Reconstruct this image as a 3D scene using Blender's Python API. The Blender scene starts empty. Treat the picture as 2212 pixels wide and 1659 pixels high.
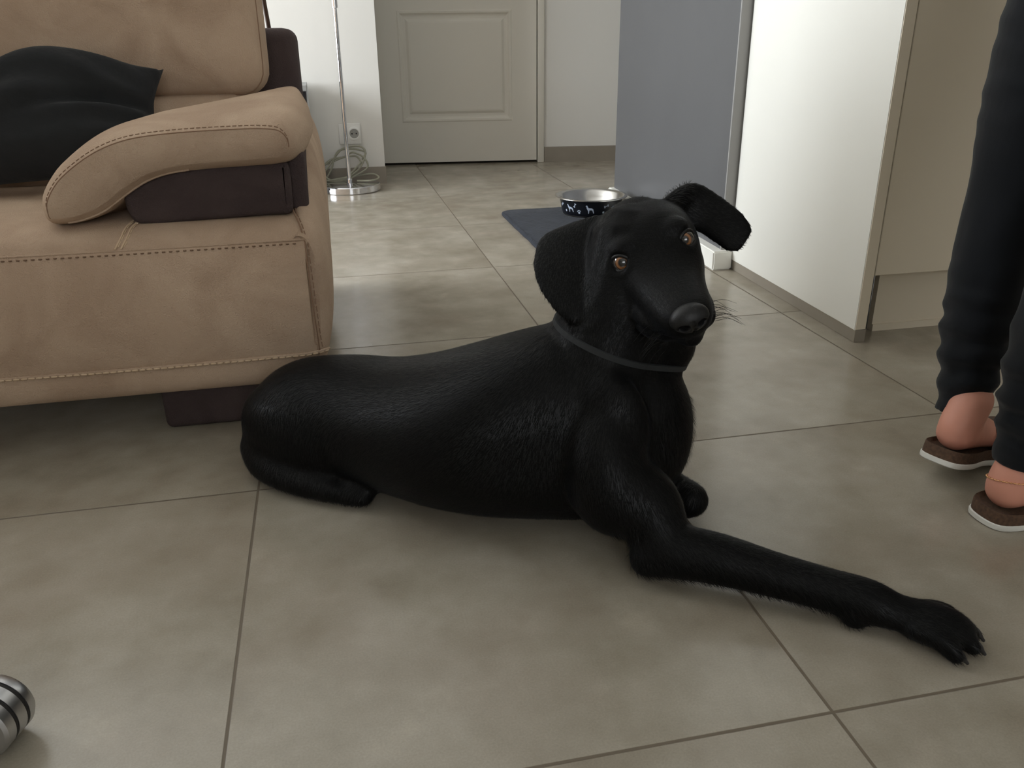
import bpy, bmesh, math, random
import numpy as np
from mathutils import Vector, Matrix, noise
random.seed(7)
rng = np.random.default_rng(7)
scn = bpy.context.scene
C = scn.collection
PI = math.pi

# ------------------------------------------------------------------ camera
CAM = Vector((0.15114, -1.16821, 0.63927))
RX = Vector((0.97737203, -0.21122483, -0.01131339))
UX = Vector((0.09223973, 0.37745624, 0.92142206))
FW = Vector((0.19035691, 0.90161569, -0.38839849))
cd = bpy.data.cameras.new('camera')
cam = bpy.data.objects.new('camera', cd)
C.objects.link(cam)
cd.sensor_width = 36.0
cd.lens = 36.0 * 1800.30 / 2212.0
cd.clip_start = 0.02
m = Matrix((RX, UX, -FW)).transposed().to_4x4()
m.translation = CAM
cam.matrix_world = m
scn.camera = cam

# ------------------------------------------------------------------ exposure, sky, daylight, added fill
scn.view_settings.view_transform = 'Standard'
scn.view_settings.look = 'None'
scn.view_settings.gamma = 1.0
scn.view_settings.exposure = 0.12
w = bpy.data.worlds.new('daylight_sky'); scn.world = w; w.use_nodes = True
wn = w.node_tree
bg = wn.nodes['Background']
bg.inputs[0].default_value = (0.80, 0.90, 1.0, 1)
bg.inputs[1].default_value = 3.0


def area(name, loc, rot, sx, sy, power, col=(1, 1, 1)):
    d = bpy.data.lights.new(name, 'AREA'); d.shape = 'RECTANGLE'; d.size = sx; d.size_y = sy
    d.energy = power; d.color = col
    o = bpy.data.objects.new(name, d); C.objects.link(o)
    o.location = loc; o.rotation_euler = rot
    return o


# daylight coming in through the big window of the left wall, plus fill added in an unseen window behind the viewer
area('daylight_left_window', (-2.36, 1.80, 1.22), (0, -PI / 2, 0), 1.5, 1.4, 112, (0.90, 0.95, 1.0))
area('rear_fill_light', (0.2, -3.16, 1.45), (PI / 2, 0, 0), 1.6, 1.1, 8, (1.0, 0.90, 0.79))


# ------------------------------------------------------------------ helpers
def s2l(c):
    c = c / 255.0
    return c / 12.92 if c <= 0.04045 else ((c + 0.055) / 1.055) ** 2.4


def rgb(r, g, b):
    return (s2l(r), s2l(g), s2l(b), 1.0)


def mat(name, col, rough=0.6, metal=0.0, spec=0.5, sheen=0.0, bump=None, var=None, coat=0.0):
    """bump=(scale,strength,dist)  var=(scale,amount)"""
    m = bpy.data.materials.new(name); m.use_nodes = True
    nt = m.node_tree; p = nt.nodes['Principled BSDF']
    p.inputs['Base Color'].default_value = col
    p.inputs['Roughness'].default_value = rough
    p.inputs['Metallic'].default_value = metal
    p.inputs['Specular IOR Level'].default_value = spec
    p.inputs['Sheen Weight'].default_value = sheen
    p.inputs['Coat Weight'].default_value = coat
    tc = nt.nodes.new('ShaderNodeTexCoord')
    if bump:
        nz = nt.nodes.new('ShaderNodeTexNoise'); nz.inputs['Scale'].default_value = bump[0]
        nz.inputs['Detail'].default_value = 4
        nt.links.new(tc.outputs['Object'], nz.inputs['Vector'])
        b = nt.nodes.new('ShaderNodeBump'); b.inputs['Strength'].default_value = bump[1]
        b.inputs['Distance'].default_value = bump[2]
        nt.links.new(nz.outputs['Fac'], b.inputs['Height'])
        nt.links.new(b.outputs['Normal'], p.inputs['Normal'])
    if var:
        nz = nt.nodes.new('ShaderNodeTexNoise'); nz.inputs['Scale'].default_value = var[0]
        nz.inputs['Detail'].default_value = 5
        nt.links.new(tc.outputs['Object'], nz.inputs['Vector'])
        mr = nt.nodes.new('ShaderNodeMapRange')
        mr.inputs['From Min'].default_value = 0.3; mr.inputs['From Max'].default_value = 0.7
        mr.inputs['To Min'].default_value = 1 - var[1]; mr.inputs['To Max'].default_value = 1 + var[1]
        nt.links.new(nz.outputs['Fac'], mr.inputs['Value'])
        mx = nt.nodes.new('ShaderNodeVectorMath'); mx.operation = 'SCALE'
        mx.inputs[0].default_value = col[:3]
        nt.links.new(mr.outputs['Result'], mx.inputs['Scale'])
        nt.links.new(mx.outputs['Vector'], p.inputs['Base Color'])
    return m


def mesh(name, verts, faces, ma, parent=None, smooth=True, angle=None):
    me = bpy.data.meshes.new(name)
    me.from_pydata([tuple(v) for v in verts], [], faces)
    me.update()
    bm = bmesh.new(); bm.from_mesh(me)
    bmesh.ops.recalc_face_normals(bm, faces=bm.faces)
    bm.to_mesh(me); bm.free()
    return link(name, me, ma, parent, smooth, angle)


def link(name, me, ma, parent=None, smooth=True, angle=None):
    if ma is not None:
        me.materials.clear(); me.materials.append(ma)
    if smooth:
        me.polygons.foreach_set('use_smooth', [True] * len(me.polygons))
        if angle is not None:
            me.set_sharp_from_angle(angle=math.radians(angle))
    o = bpy.data.objects.new(name, me); C.objects.link(o)
    if parent is not None:
        o.parent = parent
        o.matrix_parent_inverse = Matrix.Translation(parent['_w']).inverted()
    return o


def thing(name, label, cat, loc=(0, 0, 0), group=None):
    o = bpy.data.objects.new(name, None); C.objects.link(o)
    o.location = loc; o['_w'] = loc; o['label'] = label; o['category'] = cat
    o.empty_display_size = 0.05
    if group: o['group'] = group
    return o


def tag(o, label, cat, group=None):
    o['label'] = label; o['category'] = cat
    if group: o['group'] = group
    return o


def sub(parent_obj):
    """make a mesh part usable as a parent of sub-parts (its geometry is in world space)"""
    p = parent_obj
    p['_w'] = tuple(p.parent['_w']) if p.parent else (0, 0, 0)
    return p


def child(o, parent):
    """sub-part: geometry is in world space, the part sits at its thing's matrix"""
    o.parent = parent
    o.matrix_parent_inverse = Matrix.Identity(4)
    return o


def struct(o):
    o['kind'] = 'structure'
    return o


def bm_obj(name, bm, ma, parent=None, smooth=True, angle=40):
    bmesh.ops.recalc_face_normals(bm, faces=bm.faces)
    me = bpy.data.meshes.new(name); bm.to_mesh(me); bm.free()
    return link(name, me, ma, parent, smooth, angle)


def bm_box(bm, x0, x1, y0, y1, z0, z1, r=0.0, seg=3, xf=None):
    g = bmesh.ops.create_cube(bm, size=1.0)['verts']
    for v in g:
        v.co = Vector(((x0 + x1) / 2 + v.co.x * (x1 - x0), (y0 + y1) / 2 + v.co.y * (y1 - y0), (z0 + z1) / 2 + v.co.z * (z1 - z0)))
    if r > 0:
        es = list({e for v in g for e in v.link_edges})
        res = bmesh.ops.bevel(bm, geom=es, offset=r, segments=seg, affect='EDGES', profile=0.5)
        g = list({v for f in res['faces'] for v in f.verts} | {v for v in g if v.is_valid})
    if xf:
        for v in g: v.co = xf(v.co)
    return g


def box(name, x0, x1, y0, y1, z0, z1, ma, parent=None, r=0.0, seg=3, xf=None):
    bm = bmesh.new(); bm_box(bm, x0, x1, y0, y1, z0, z1, r, seg, xf)
    return bm_obj(name, bm, ma, parent, smooth=r > 0, angle=35)


def loft(rings, cap=True):
    """rings: list of equal-length closed loops -> verts, faces"""
    n = len(rings[0]); vs = [Vector(p) for r in rings for p in r]; fs = []
    for i in range(len(rings) - 1):
        for j in range(n):
            k = (j + 1) % n
            fs.append((i * n + j, i * n + k, (i + 1) * n + k, (i + 1) * n + j))
    if cap:
        for base in (0, (len(rings) - 1) * n):
            c = sum((vs[base + j] for j in range(n)), Vector()) / n
            vs.append(c); ci = len(vs) - 1
            for j in range(n):
                fs.append((base + j, base + (j + 1) % n, ci))
    return vs, fs


def smooth_path(pts, sub_=6, closed=False):
    """Catmull-Rom through points (any dimension)"""
    P = [np.array(p, float) for p in pts]; out = []; n = len(P)
    rngi = range(n if closed else n - 1)
    for i in rngi:
        if closed:
            p0, p1, p2, p3 = P[(i - 1) % n], P[i], P[(i + 1) % n], P[(i + 2) % n]
        else:
            p1, p2 = P[i], P[i + 1]
            p0 = P[i - 1] if i > 0 else 2 * p1 - p2
            p3 = P[i + 2] if i + 2 < n else 2 * p2 - p1
        for k in range(sub_):
            t = k / sub_
            out.append(0.5 * ((2 * p1) + (-p0 + p2) * t + (2 * p0 - 5 * p1 + 4 * p2 - p3) * t * t + (-p0 + 3 * p1 - 3 * p2 + p3) * t ** 3))
    if not closed: out.append(P[-1])
    return out


def tube_geo(pts, rad, n=10, flat=1.0, up=(0, 0, 1), round_ends=True):
    """tube through pts; rad = scalar / list / list of (side, up) radii"""
    P = [Vector(p) for p in pts]
    R = [(r if isinstance(r, (tuple, list, np.ndarray)) else (r, r * flat)) for r in (rad if isinstance(rad, (list, tuple)) else [rad] * len(P))]
    rings = []
    side = None
    for i, p in enumerate(P):
        t = (P[min(i + 1, len(P) - 1)] - P[max(i - 1, 0)]).normalized()
        u = Vector(up)
        if side is None:
            sd = t.cross(u)
            if sd.length < 1e-3: sd = t.cross(Vector((1, 0, 0)))
            side = sd.normalized()
        else:
            if abs(t.dot(u)) < 0.95 and up != 'pt':
                sd = t.cross(u)
                if sd.dot(side) < 0: sd = -sd
                side = sd.normalized()
            else:
                side = (side - t * side.dot(t)).normalized()
        upv = side.cross(t).normalized()
        if i == 0: first = (t, side, upv)
        a, b = R[i]
        rings.append([p + side * (a * math.cos(2 * PI * j / n)) + upv * (b * math.sin(2 * PI * j / n)) for j in range(n)])
        last = (t, side, upv)
    if round_ends:
        pre = []; post = []
        for k in (3, 2, 1):
            ang = k * PI / 2 / 3.3
            a, b = R[0]; t, sd, uv = first
            pre.append([P[0] - t * (min(a, b) * math.sin(ang)) + sd * (a * math.cos(ang) * math.cos(2 * PI * j / n)) + uv * (b * math.cos(ang) * math.sin(2 * PI * j / n)) for j in range(n)])
            a, b = R[-1]; t, sd, uv = last
            post.insert(0, [P[-1] + t * (min(a, b) * math.sin(ang)) + sd * (a * math.cos(ang) * math.cos(2 * PI * j / n)) + uv * (b * math.cos(ang) * math.sin(2 * PI * j / n)) for j in range(n)])
        rings = pre + rings + post
    return loft(rings)


def tube(name, pts, rad, ma, parent=None, n=10, sub_=4, round_ends=True, up=(0, 0, 1)):
    if sub_ > 1:
        if isinstance(rad, (list, tuple)):
            q = smooth_path([tuple(p) + (r,) for p, r in zip(pts, rad)], sub_)
            pts = [v[:3] for v in q]; rad = [float(v[3]) for v in q]
        else:
            pts = smooth_path(pts, sub_)
    v, f = tube_geo(pts, rad, n, round_ends=round_ends, up=up)
    return mesh(name, v, f, ma, parent)


def lathe_geo(prof, n=48, mtx=None):
    """prof: list of (r, z)"""
    vs = []; fs = []
    for r, z in prof:
        for j in range(n):
            a = 2 * PI * j / n
            v = Vector((r * math.cos(a), r * math.sin(a), z))
            vs.append(mtx @ v if mtx else v)
    for i in range(len(prof) - 1):
        for j in range(n):
            k = (j + 1) % n
            fs.append((i * n + j, i * n + k, (i + 1) * n + k, (i + 1) * n + j))
    return vs, fs


def ell_geo(c, ax, n=20, mseg=12):
    """ellipsoid; ax = three axis vectors (already scaled)"""
    vs = []; fs = []
    c = Vector(c); A = [Vector(a) for a in ax]
    for i in range(1, mseg):
        th = PI * i / mseg
        for j in range(n):
            ph = 2 * PI * j / n
            vs.append(c + A[0] * (math.sin(th) * math.cos(ph)) + A[1] * (math.sin(th) * math.sin(ph)) + A[2] * math.cos(th))
    for i in range(mseg - 2):
        for j in range(n):
            k = (j + 1) % n
            fs.append((i * n + j, i * n + k, (i + 1) * n + k, (i + 1) * n + j))
    vs.append(c + A[2]); t = len(vs) - 1
    vs.append(c - A[2]); b = len(vs) - 1
    for j in range(n):
        fs.append((j, (j + 1) % n, t)); fs.append(((mseg - 2) * n + j, (mseg - 2) * n + (j + 1) % n, b))
    return vs, fs


def merge(geos):
    V = []; F = []
    for v, f in geos:
        o = len(V); V += list(v); F += [tuple(i + o for i in q) for q in f]
    return V, F


def union_remesh(geos, voxel, iters=6, factor=0.5):
    """fuse closed pieces into ONE continuous surface"""
    V, F = merge(geos)
    o = mesh('fuse_tmp', V, F, None, None)
    md = o.modifiers.new('r', 'REMESH'); md.mode = 'VOXEL'; md.voxel_size = voxel; md.adaptivity = 0
    sm = o.modifiers.new('s', 'SMOOTH'); sm.factor = factor; sm.iterations = iters
    bpy.context.view_layer.update()
    dg = bpy.context.evaluated_depsgraph_get()
    me = bpy.data.meshes.new_from_object(o.evaluated_get(dg))
    bpy.data.objects.remove(o)
    return me


# ------------------------------------------------------------------ materials
def floor_material():
    m = bpy.data.materials.new('porcelain_floor_tile'); m.use_nodes = True
    nt = m.node_tree; L = nt.links; p = nt.nodes['Principled BSDF']
    tc = nt.nodes.new('ShaderNodeTexCoord')
    sep = nt.nodes.new('ShaderNodeSeparateXYZ'); L.new(tc.outputs['Object'], sep.inputs[0])

    def mth(op, a, b=None, c=None):
        n = nt.nodes.new('ShaderNodeMath'); n.operation = op
        for i, x in enumerate((a, b, c)):
            if x is None: continue
            if isinstance(x, (int, float)): n.inputs[i].default_value = x
            else: L.new(x, n.inputs[i])
        return n.outputs[0]
    ds = []; ids = []
    for k in (0, 1):
        t = mth('DIVIDE', sep.outputs[k], 0.6)
        ids.append(mth('FLOOR', t))
        fr = mth('FRACT', t)
        ds.append(mth('MULTIPLY', mth('MINIMUM', fr, mth('SUBTRACT', 1.0, fr)), 0.6))
    d = mth('MINIMUM', ds[0], ds[1])
    g = nt.nodes.new('ShaderNodeMapRange'); g.interpolation_type = 'SMOOTHSTEP'
    g.inputs['From Min'].default_value = 0.0012; g.inputs['From Max'].default_value = 0.0024
    L.new(d, g.inputs['Value'])          # 0 in grout, 1 on tile
    # mottled tile colour, a different patch of the pattern on every tile
    cmb = nt.nodes.new('ShaderNodeCombineXYZ')
    L.new(mth('MULTIPLY', ids[0], 7.3), cmb.inputs[0]); L.new(mth('MULTIPLY', ids[1], 3.7), cmb.inputs[1])
    L.new(mth('ADD', mth('MULTIPLY', ids[0], 1.7), mth('MULTIPLY', ids[1], 2.9)), cmb.inputs[2])
    ad = nt.nodes.new('ShaderNodeVectorMath'); ad.operation = 'ADD'
    L.new(tc.outputs['Object'], ad.inputs[0]); L.new(cmb.outputs[0], ad.inputs[1])

    def nz(scale, detail, rough, vec=ad.outputs[0], dist=0.0):
        n = nt.nodes.new('ShaderNodeTexNoise'); n.inputs['Scale'].default_value = scale
        n.inputs['Detail'].default_value = detail; n.inputs['Roughness'].default_value = rough
        n.inputs['Distortion'].default_value = dist
        L.new(vec, n.inputs['Vector']); return n.outputs['Fac']
    big = nz(4.0, 5, 0.52); med = nz(13, 6, 0.55); fine = nz(420, 2, 0.6)
    r1 = nt.nodes.new('ShaderNodeValToRGB'); e = r1.color_ramp.elements
    e[0].position = 0.34; e[0].color = rgb(140, 131, 115)
    e[1].position = 0.66; e[1].color = rgb(170, 162, 148)
    x = e.new(0.5); x.color = rgb(157, 149, 134)
    L.new(mth('ADD', mth('MULTIPLY', big, 0.55), mth('MULTIPLY', med, 0.45)), r1.inputs['Fac'])
    # light scuffs and brown smudges
    sc = nt.nodes.new('ShaderNodeMapRange'); sc.inputs['From Min'].default_value = 0.60; sc.inputs['From Max'].default_value = 0.72
    L.new(med, sc.inputs['Value'])
    mx = nt.nodes.new('ShaderNodeMix'); mx.data_type = 'RGBA'
    L.new(mth('MULTIPLY', sc.outputs[0], 0.12), mx.inputs['Factor']); L.new(r1.outputs['Color'], mx.inputs['A'])
    mx.inputs['B'].default_value = rgb(196, 184, 162)
    smg = nt.nodes.new('ShaderNodeMapRange'); smg.inputs['From Min'].default_value = 0.42; smg.inputs['From Max'].default_value = 0.85
    L.new(nz(5.5, 5, 0.5), smg.inputs['Value'])
    mx3 = nt.nodes.new('ShaderNodeMix'); mx3.data_type = 'RGBA'
    L.new(mth('MULTIPLY', smg.outputs[0], 0.46), mx3.inputs['Factor']); L.new(mx.outputs['Result'], mx3.inputs['A'])
    mx3.inputs['B'].default_value = rgb(118, 100, 80)
    fm = nt.nodes.new('ShaderNodeMapRange'); fm.inputs['From Min'].default_value = 0.2; fm.inputs['From Max'].default_value = 0.8
    fm.inputs['To Min'].default_value = 0.90; fm.inputs['To Max'].default_value = 1.10
    L.new(fine, fm.inputs['Value'])
    sv = nt.nodes.new('ShaderNodeVectorMath'); sv.operation = 'SCALE'
    L.new(mx3.outputs['Result'], sv.inputs[0]); L.new(fm.outputs[0], sv.inputs['Scale'])
    mx2 = nt.nodes.new('ShaderNodeMix'); mx2.data_type = 'RGBA'
    L.new(g.outputs[0], mx2.inputs['Factor']); mx2.inputs['A'].default_value = rgb(106, 95, 80)
    L.new(sv.outputs[0], mx2.inputs['B'])
    L.new(mx2.outputs['Result'], p.inputs['Base Color'])
    rr = nt.nodes.new('ShaderNodeMapRange'); rr.inputs['From Min'].default_value = 0.3; rr.inputs['From Max'].default_value = 0.7
    rr.inputs['To Min'].default_value = 0.17; rr.inputs['To Max'].default_value = 0.27
    L.new(med, rr.inputs['Value'])
    rg = mth('ADD', mth('MULTIPLY', g.outputs[0], -0.4), 0.4)
    L.new(mth('ADD', rr.outputs[0], rg), p.inputs['Roughness'])
    p.inputs['Specular IOR Level'].default_value = 0.5
    b = nt.nodes.new('ShaderNodeBump'); b.inputs['Strength'].default_value = 0.5; b.inputs['Distance'].default_value = 0.0012
    L.new(mth('ADD', g.outputs[0], mth('MULTIPLY', big, 0.05)), b.inputs['Height'])
    L.new(b.outputs['Normal'], p.inputs['Normal'])
    return m


def suede_material(name, c0, c1, cell=260.0):
    m = bpy.data.materials.new(name); m.use_nodes = True
    nt = m.node_tree; L = nt.links; p = nt.nodes['Principled BSDF']
    tc = nt.nodes.new('ShaderNodeTexCoord')
    n1 = nt.nodes.new('ShaderNodeTexNoise'); n1.inputs['Scale'].default_value = 7; n1.inputs['Detail'].default_value = 6
    n1.inputs['Distortion'].default_value = 0.8
    L.new(tc.outputs['Object'], n1.inputs['Vector'])
    r = nt.nodes.new('ShaderNodeValToRGB'); e = r.color_ramp.elements
    e[0].position = 0.36; e[0].color = c0; e[1].position = 0.64; e[1].color = c1
    L.new(n1.outputs['Fac'], r.inputs['Fac']); L.new(r.outputs['Color'], p.inputs['Base Color'])
    v = nt.nodes.new('ShaderNodeTexVoronoi'); v.inputs['Scale'].default_value = cell
    v.feature = 'F1'
    n2 = nt.nodes.new('ShaderNodeTexNoise'); n2.inputs['Scale'].default_value = 160; n2.inputs['Detail'].default_value = 3
    ds = nt.nodes.new('ShaderNodeMix'); ds.data_type = 'VECTOR'; ds.inputs['Factor'].default_value = 0.02
    L.new(tc.outputs['Object'], n2.inputs['Vector']); L.new(tc.outputs['Object'], ds.inputs['A']); L.new(n2.outputs['Color'], ds.inputs['B'])
    L.new(ds.outputs['Result'], v.inputs['Vector'])
    b = nt.nodes.new('ShaderNodeBump'); b.inputs['Strength'].default_value = 0.7; b.inputs['Distance'].default_value = 0.0014
    L.new(v.outputs['Distance'], b.inputs['Height'])
    n3 = nt.nodes.new('ShaderNodeTexNoise'); n3.inputs['Scale'].default_value = 16; n3.inputs['Detail'].default_value = 2
    L.new(tc.outputs['Object'], n3.inputs['Vector'])
    b2 = nt.nodes.new('ShaderNodeBump'); b2.inputs['Strength'].default_value = 0.35; b2.inputs['Distance'].default_value = 0.006
    L.new(n3.outputs['Fac'], b2.inputs['Height']); L.new(b2.outputs['Normal'], b.inputs['Normal'])
    L.new(b.outputs['Normal'], p.inputs['Normal'])
    p.inputs['Roughness'].default_value = 0.85; p.inputs['Specular IOR Level'].default_value = 0.25
    p.inputs['Sheen Weight'].default_value = 0.25; p.inputs['Sheen Roughness'].default_value = 0.5
    p.inputs['Sheen Tint'].default_value = c1
    return m


M = {}
M['floor'] = floor_material()
M['beige'] = suede_material('beige_microfibre', rgb(176, 150, 127), rgb(196, 171, 147))
M['brown'] = suede_material('dark_brown_microfibre', rgb(62, 51, 50), rgb(76, 64, 62))
M['thread'] = mat('beige_thread', rgb(206, 180, 150), 0.8)
M['thread_dark'] = mat('seam_thread_brown', rgb(138, 108, 86), 0.9)  # darker brown thread for seams and piping
M['wall'] = mat('white_wall_paint', rgb(226, 223, 216), 0.85, spec=0.25, bump=(60, 0.08, 0.002))
M['ceiling'] = mat('ceiling_paint', rgb(232, 230, 225), 0.9)
M['tile_skirt'] = mat('taupe_tile_skirting', rgb(146, 137, 124), 0.45, var=(9, 0.06))
M['door'] = mat('beige_painted_door', rgb(225, 220, 208), 0.55, spec=0.4)
M['door_edge'] = mat('bare_wood_edge', rgb(112, 98, 74), 0.7)
M['dark'] = mat('gap_shade', rgb(22, 20, 18), 0.8)  # near-black colour painted in for the shade of open gaps
M['grey_paint'] = mat('blue_grey_wall_paint', rgb(90, 90, 91), 0.5, spec=0.4, var=(3.5, 0.04))
M['grey_edge'] = mat('grey_edge_paint', rgb(150, 148, 145), 0.5)
M['white_lac'] = mat('white_lacquer', rgb(238, 236, 228), 0.35, spec=0.4)
M['cab'] = mat('cream_cabinet_lacquer', rgb(222, 210, 188), 0.4)
M['chrome'] = mat('polished_chrome', rgb(225, 225, 228), 0.08, metal=1.0)
M['steel'] = mat('brushed_steel', rgb(205, 203, 200), 0.24, metal=1.0)
M['satin'] = mat('satin_aluminium', rgb(190, 190, 192), 0.32, metal=1.0)
M['black_enamel'] = mat('black_enamel', rgb(16, 18, 24), 0.3)
M['print'] = mat('grey_print', rgb(165, 175, 190), 0.6)
M['black_rubber'] = mat('black_rubber', rgb(20, 17, 14), 0.6)
M['cable'] = mat('grey_cable', rgb(150, 148, 130), 0.5)
M['plastic'] = mat('white_plastic', rgb(228, 226, 220), 0.4)
M['socket_in'] = mat('grey_plastic', rgb(150, 148, 142), 0.5)
M['pillow'] = mat('charcoal_cotton', rgb(43, 44, 45), 0.95, spec=0.12, sheen=0.08, bump=(42, 0.5, 0.006), var=(14, 0.10))
M['mat'] = mat('slate_bath_mat', rgb(44, 47, 54), 0.95, spec=0.15, sheen=0.06, bump=(90, 0.6, 0.004), var=(22, 0.16))
M['skin'] = mat('skin', rgb(214, 150, 128), 0.5, spec=0.4, var=(20, 0.06))
M['legging'] = mat('black_stretch_cotton', rgb(17, 20, 24), 0.9, spec=0.2, sheen=0.12, bump=(500, 0.25, 0.0005))
M['cork'] = mat('brown_cork', rgb(84, 62, 46), 0.9, var=(240, 0.3))
M['sole'] = mat('white_rubber_sole', rgb(226, 224, 216), 0.6)
M['strap'] = mat('brown_leather', rgb(70, 48, 38), 0.6)
M['gold'] = mat('gold', rgb(230, 180, 130), 0.2, metal=1.0)
M['hair'] = mat('dark_brown_hair', rgb(50, 36, 28), 0.5)
M['sweater'] = mat('dark_knit', rgb(22, 23, 27), 0.95, sheen=0.2)
M['screen'] = mat('black_glass', rgb(20, 22, 26), 0.25)

# ------------------------------------------------------------------ room shell
XL, XR, YF, H = -2.4, 3.0, -3.2, 2.5
struct(box('floor', XL - 0.2, XR + 0.2, YF - 0.2, 4.2, -0.1, 0.0, M['floor']))
struct(box('ceiling', XL - 0.2, XR + 0.2, YF - 0.2, 4.2, H, H + 0.1, M['ceiling']))
struct(box('wall_right', XR, XR + 0.12, YF, 3.9, 0, H, M['wall']))


def wall_with_hole(name, axis, pos, th, a0, a1, hz, ma):
    """axis 'x': wall plane x=pos running in y; hole (h0,h1,z0,z1)"""
    h0, h1, z0, z1 = hz
    bm = bmesh.new()
    for (p, q, r, s) in ((a0, h0, 0, H), (h1, a1, 0, H), (h0, h1, 0, z0), (h0, h1, z1, H)):
        if q - p < 1e-4 or s - r < 1e-4: continue
        if axis == 'x': bm_box(bm, pos, pos + th, p, q, r, s)
        else: bm_box(bm, p, q, pos, pos + th, r, s)
    return struct(bm_obj(name, bm, ma, smooth=False))


wall_with_hole('wall_left', 'x', XL - 0.12, 0.12, YF, 3.0, (1.06, 2.54, 0.38, 2.05), M['wall'])
wall_with_hole('wall_front', 'y', YF - 0.12, 0.12, XL, XR, (-0.6, 1.0, 0.9, 2.0), M['wall'])


def window(name, axis, pos, h):
    h0, h1, z0, z1 = h
    bm = bmesh.new(); t = 0.05

    def b(p, q, r, s):
        if axis == 'x': bm_box(bm, pos, pos + 0.05, p, q, r, s)
        else: bm_box(bm, p, q, pos, pos + 0.05, r, s)
    b(h0, h0 + t, z0, z1); b(h1 - t, h1, z0, z1); b(h0, h1, z0, z0 + t); b(h0, h1, z1 - t, z1)
    mid = (h0 + h1) / 2; b(mid - t / 2, mid + t / 2, z0, z1)
    o = struct(bm_obj(name, bm, M['plastic'], smooth=False))
    return o


window('window_1', 'x', XL - 0.11, (1.06, 2.54, 0.38, 2.05))
window('added_fill_window', 'y', YF - 0.11, (-0.6, 1.0, 0.9, 2.0))  # unseen window, added behind the viewer to fill the foreground

# back of the room: the left part stands nearer, the door part is set back and slightly turned
YB = 2.823
struct(box('wall_back', XL - 0.12, 0.405, YB, YB + 0.10, 0, H, M['wall']))
struct(box('baseboard_back', XL, 0.408, YB - 0.010, YB, 0, 0.075, M['tile_skirt']))
O = Vector((0.419, 3.380, 0)); EX = Vector((0.99179, -0.12789, 0)); NX = Vector((-0.12789, -0.99179, 0))


def xb(c):      # local (along wall, towards room, up) -> world
    return O + EX * c.x + NX * c.y + Vector((0, 0, c.z))


def bbox(name, t0, t1, d0, d1, z0, z1, ma, parent=None, r=0.0):
    return box(name, t0, t1, d0, d1, z0, z1, ma, parent, r, 2, xb)


bm = bmesh.new()
bm_box(bm, 0.865, 2.6, -0.12, 0, 0, H, xf=xb)
bm_box(bm, -0.30, -0.012, -0.12, 0, 0, H, xf=xb)
bm_box(bm, -0.012, 0.865, -0.12, 0, 2.045, H, xf=xb)
struct(bm_obj('wall_back', bm, M['wall'], smooth=False))
struct(box('wall_back', 0.325, 0.405, YB + 0.10, 3.40, 0, H, M['wall']))
struct(bbox('baseboard_right', 0.866, 2.58, 0.0, 0.012, 0, 0.078, M['tile_skirt']))
bm = bmesh.new()
bm_box(bm, 0.831, 0.865, -0.10, 0.012, 0, 2.06, 0.003, 2, xb)
bm_box(bm, -0.046, -0.006, -0.10, 0.006, 0, 2.06, 0.003, 2, xb)
bm_box(bm, -0.04, 0.85, -0.10, 0.010, 2.03, 2.08, 0.003, 2, xb)
struct(bm_obj('trim_1', bm, M['door'], angle=30))
struct(bbox('door_gap_shade', -0.03, 0.85, -0.115, -0.105, 0, 2.05, M['dark']))  # dark sheet behind the leaf, stands in for shade in the door gaps


def door_leaf():
    """leaf with two raised-moulding panels, one continuous surface"""
    W_, Z0, Z1 = 0.826, 0.012, 2.03
    xs = [0, 0.0, W_, W_]
    bm = bmesh.new()
    bm_box(bm, 0.003, W_, -0.048, -0.008, Z0, Z1)
    # frame face built as grid with stepped panels
    def ring(x0, x1, z0, z1, d): return [(x0, d, z0), (x1, d, z0), (x1, d, z1), (x0, d, z1)]
    panels = [(0.127, 0.700, 0.215, 0.805 - 0.0), (0.127, 0.700, 0.93, 1.90)]
    us = sorted({0.003, W_, 0.127, 0.700}); vs = sorted({Z0, Z1, 0.215, 0.748, 0.93, 1.90})
    panels = [(0.127, 0.700, 0.215, 0.748), (0.127, 0.700, 0.93, 1.90)]
    fd = 0.0

    def quad(ps): bm.faces.new([bm.verts.new(Vector(p)) for p in ps])
    for i in range(len(us) - 1):
        for j in range(len(vs) - 1):
            u0, u1, v0, v1 = us[i], us[i + 1], vs[j], vs[j + 1]
            if any(abs(u0 - q[0]) < 1e-6 and v0 >= q[2] - 1e-6 and v1 <= q[3] + 1e-6 for q in panels): continue
            quad(ring(u0, u1, v0, v1, fd))
    for (x0, x1, z0, z1) in panels:
        prof = [(0, 0.0), (0.006, 0.003), (0.014, 0.002), (0.022, -0.006), (0.032, -0.009), (0.040, -0.008), (0.052, -0.001), (0.06, 0.0)]
        for (a, d0), (b, d1) in zip(prof[:-1], prof[1:]):
            A = ring(x0 + a, x1 - a, z0 + a, z1 - a, d0); B = ring(x0 + b, x1 - b, z0 + b, z1 - b, d1)
            for k in range(4):
                quad([A[k], A[(k + 1) % 4], B[(k + 1) % 4], B[k]])
        quad(ring(x0 + 0.06, x1 - 0.06, z0 + 0.06, z1 - 0.06, 0.0))
    # rim
    for A, B in (((0.003, Z0), (W_, Z0)), ((W_, Z0), (W_, Z1)), ((W_, Z1), (0.003, Z1)), ((0.003, Z1), (0.003, Z0))):
        quad([(A[0], fd, A[1]), (B[0], fd, B[1]), (B[0], -0.01, B[1]), (A[0], -0.01, A[1])])
    bmesh.ops.remove_doubles(bm, verts=bm.verts, dist=1e-5)
    for v in bm.verts: v.co = xb(v.co)
    return bm


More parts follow.
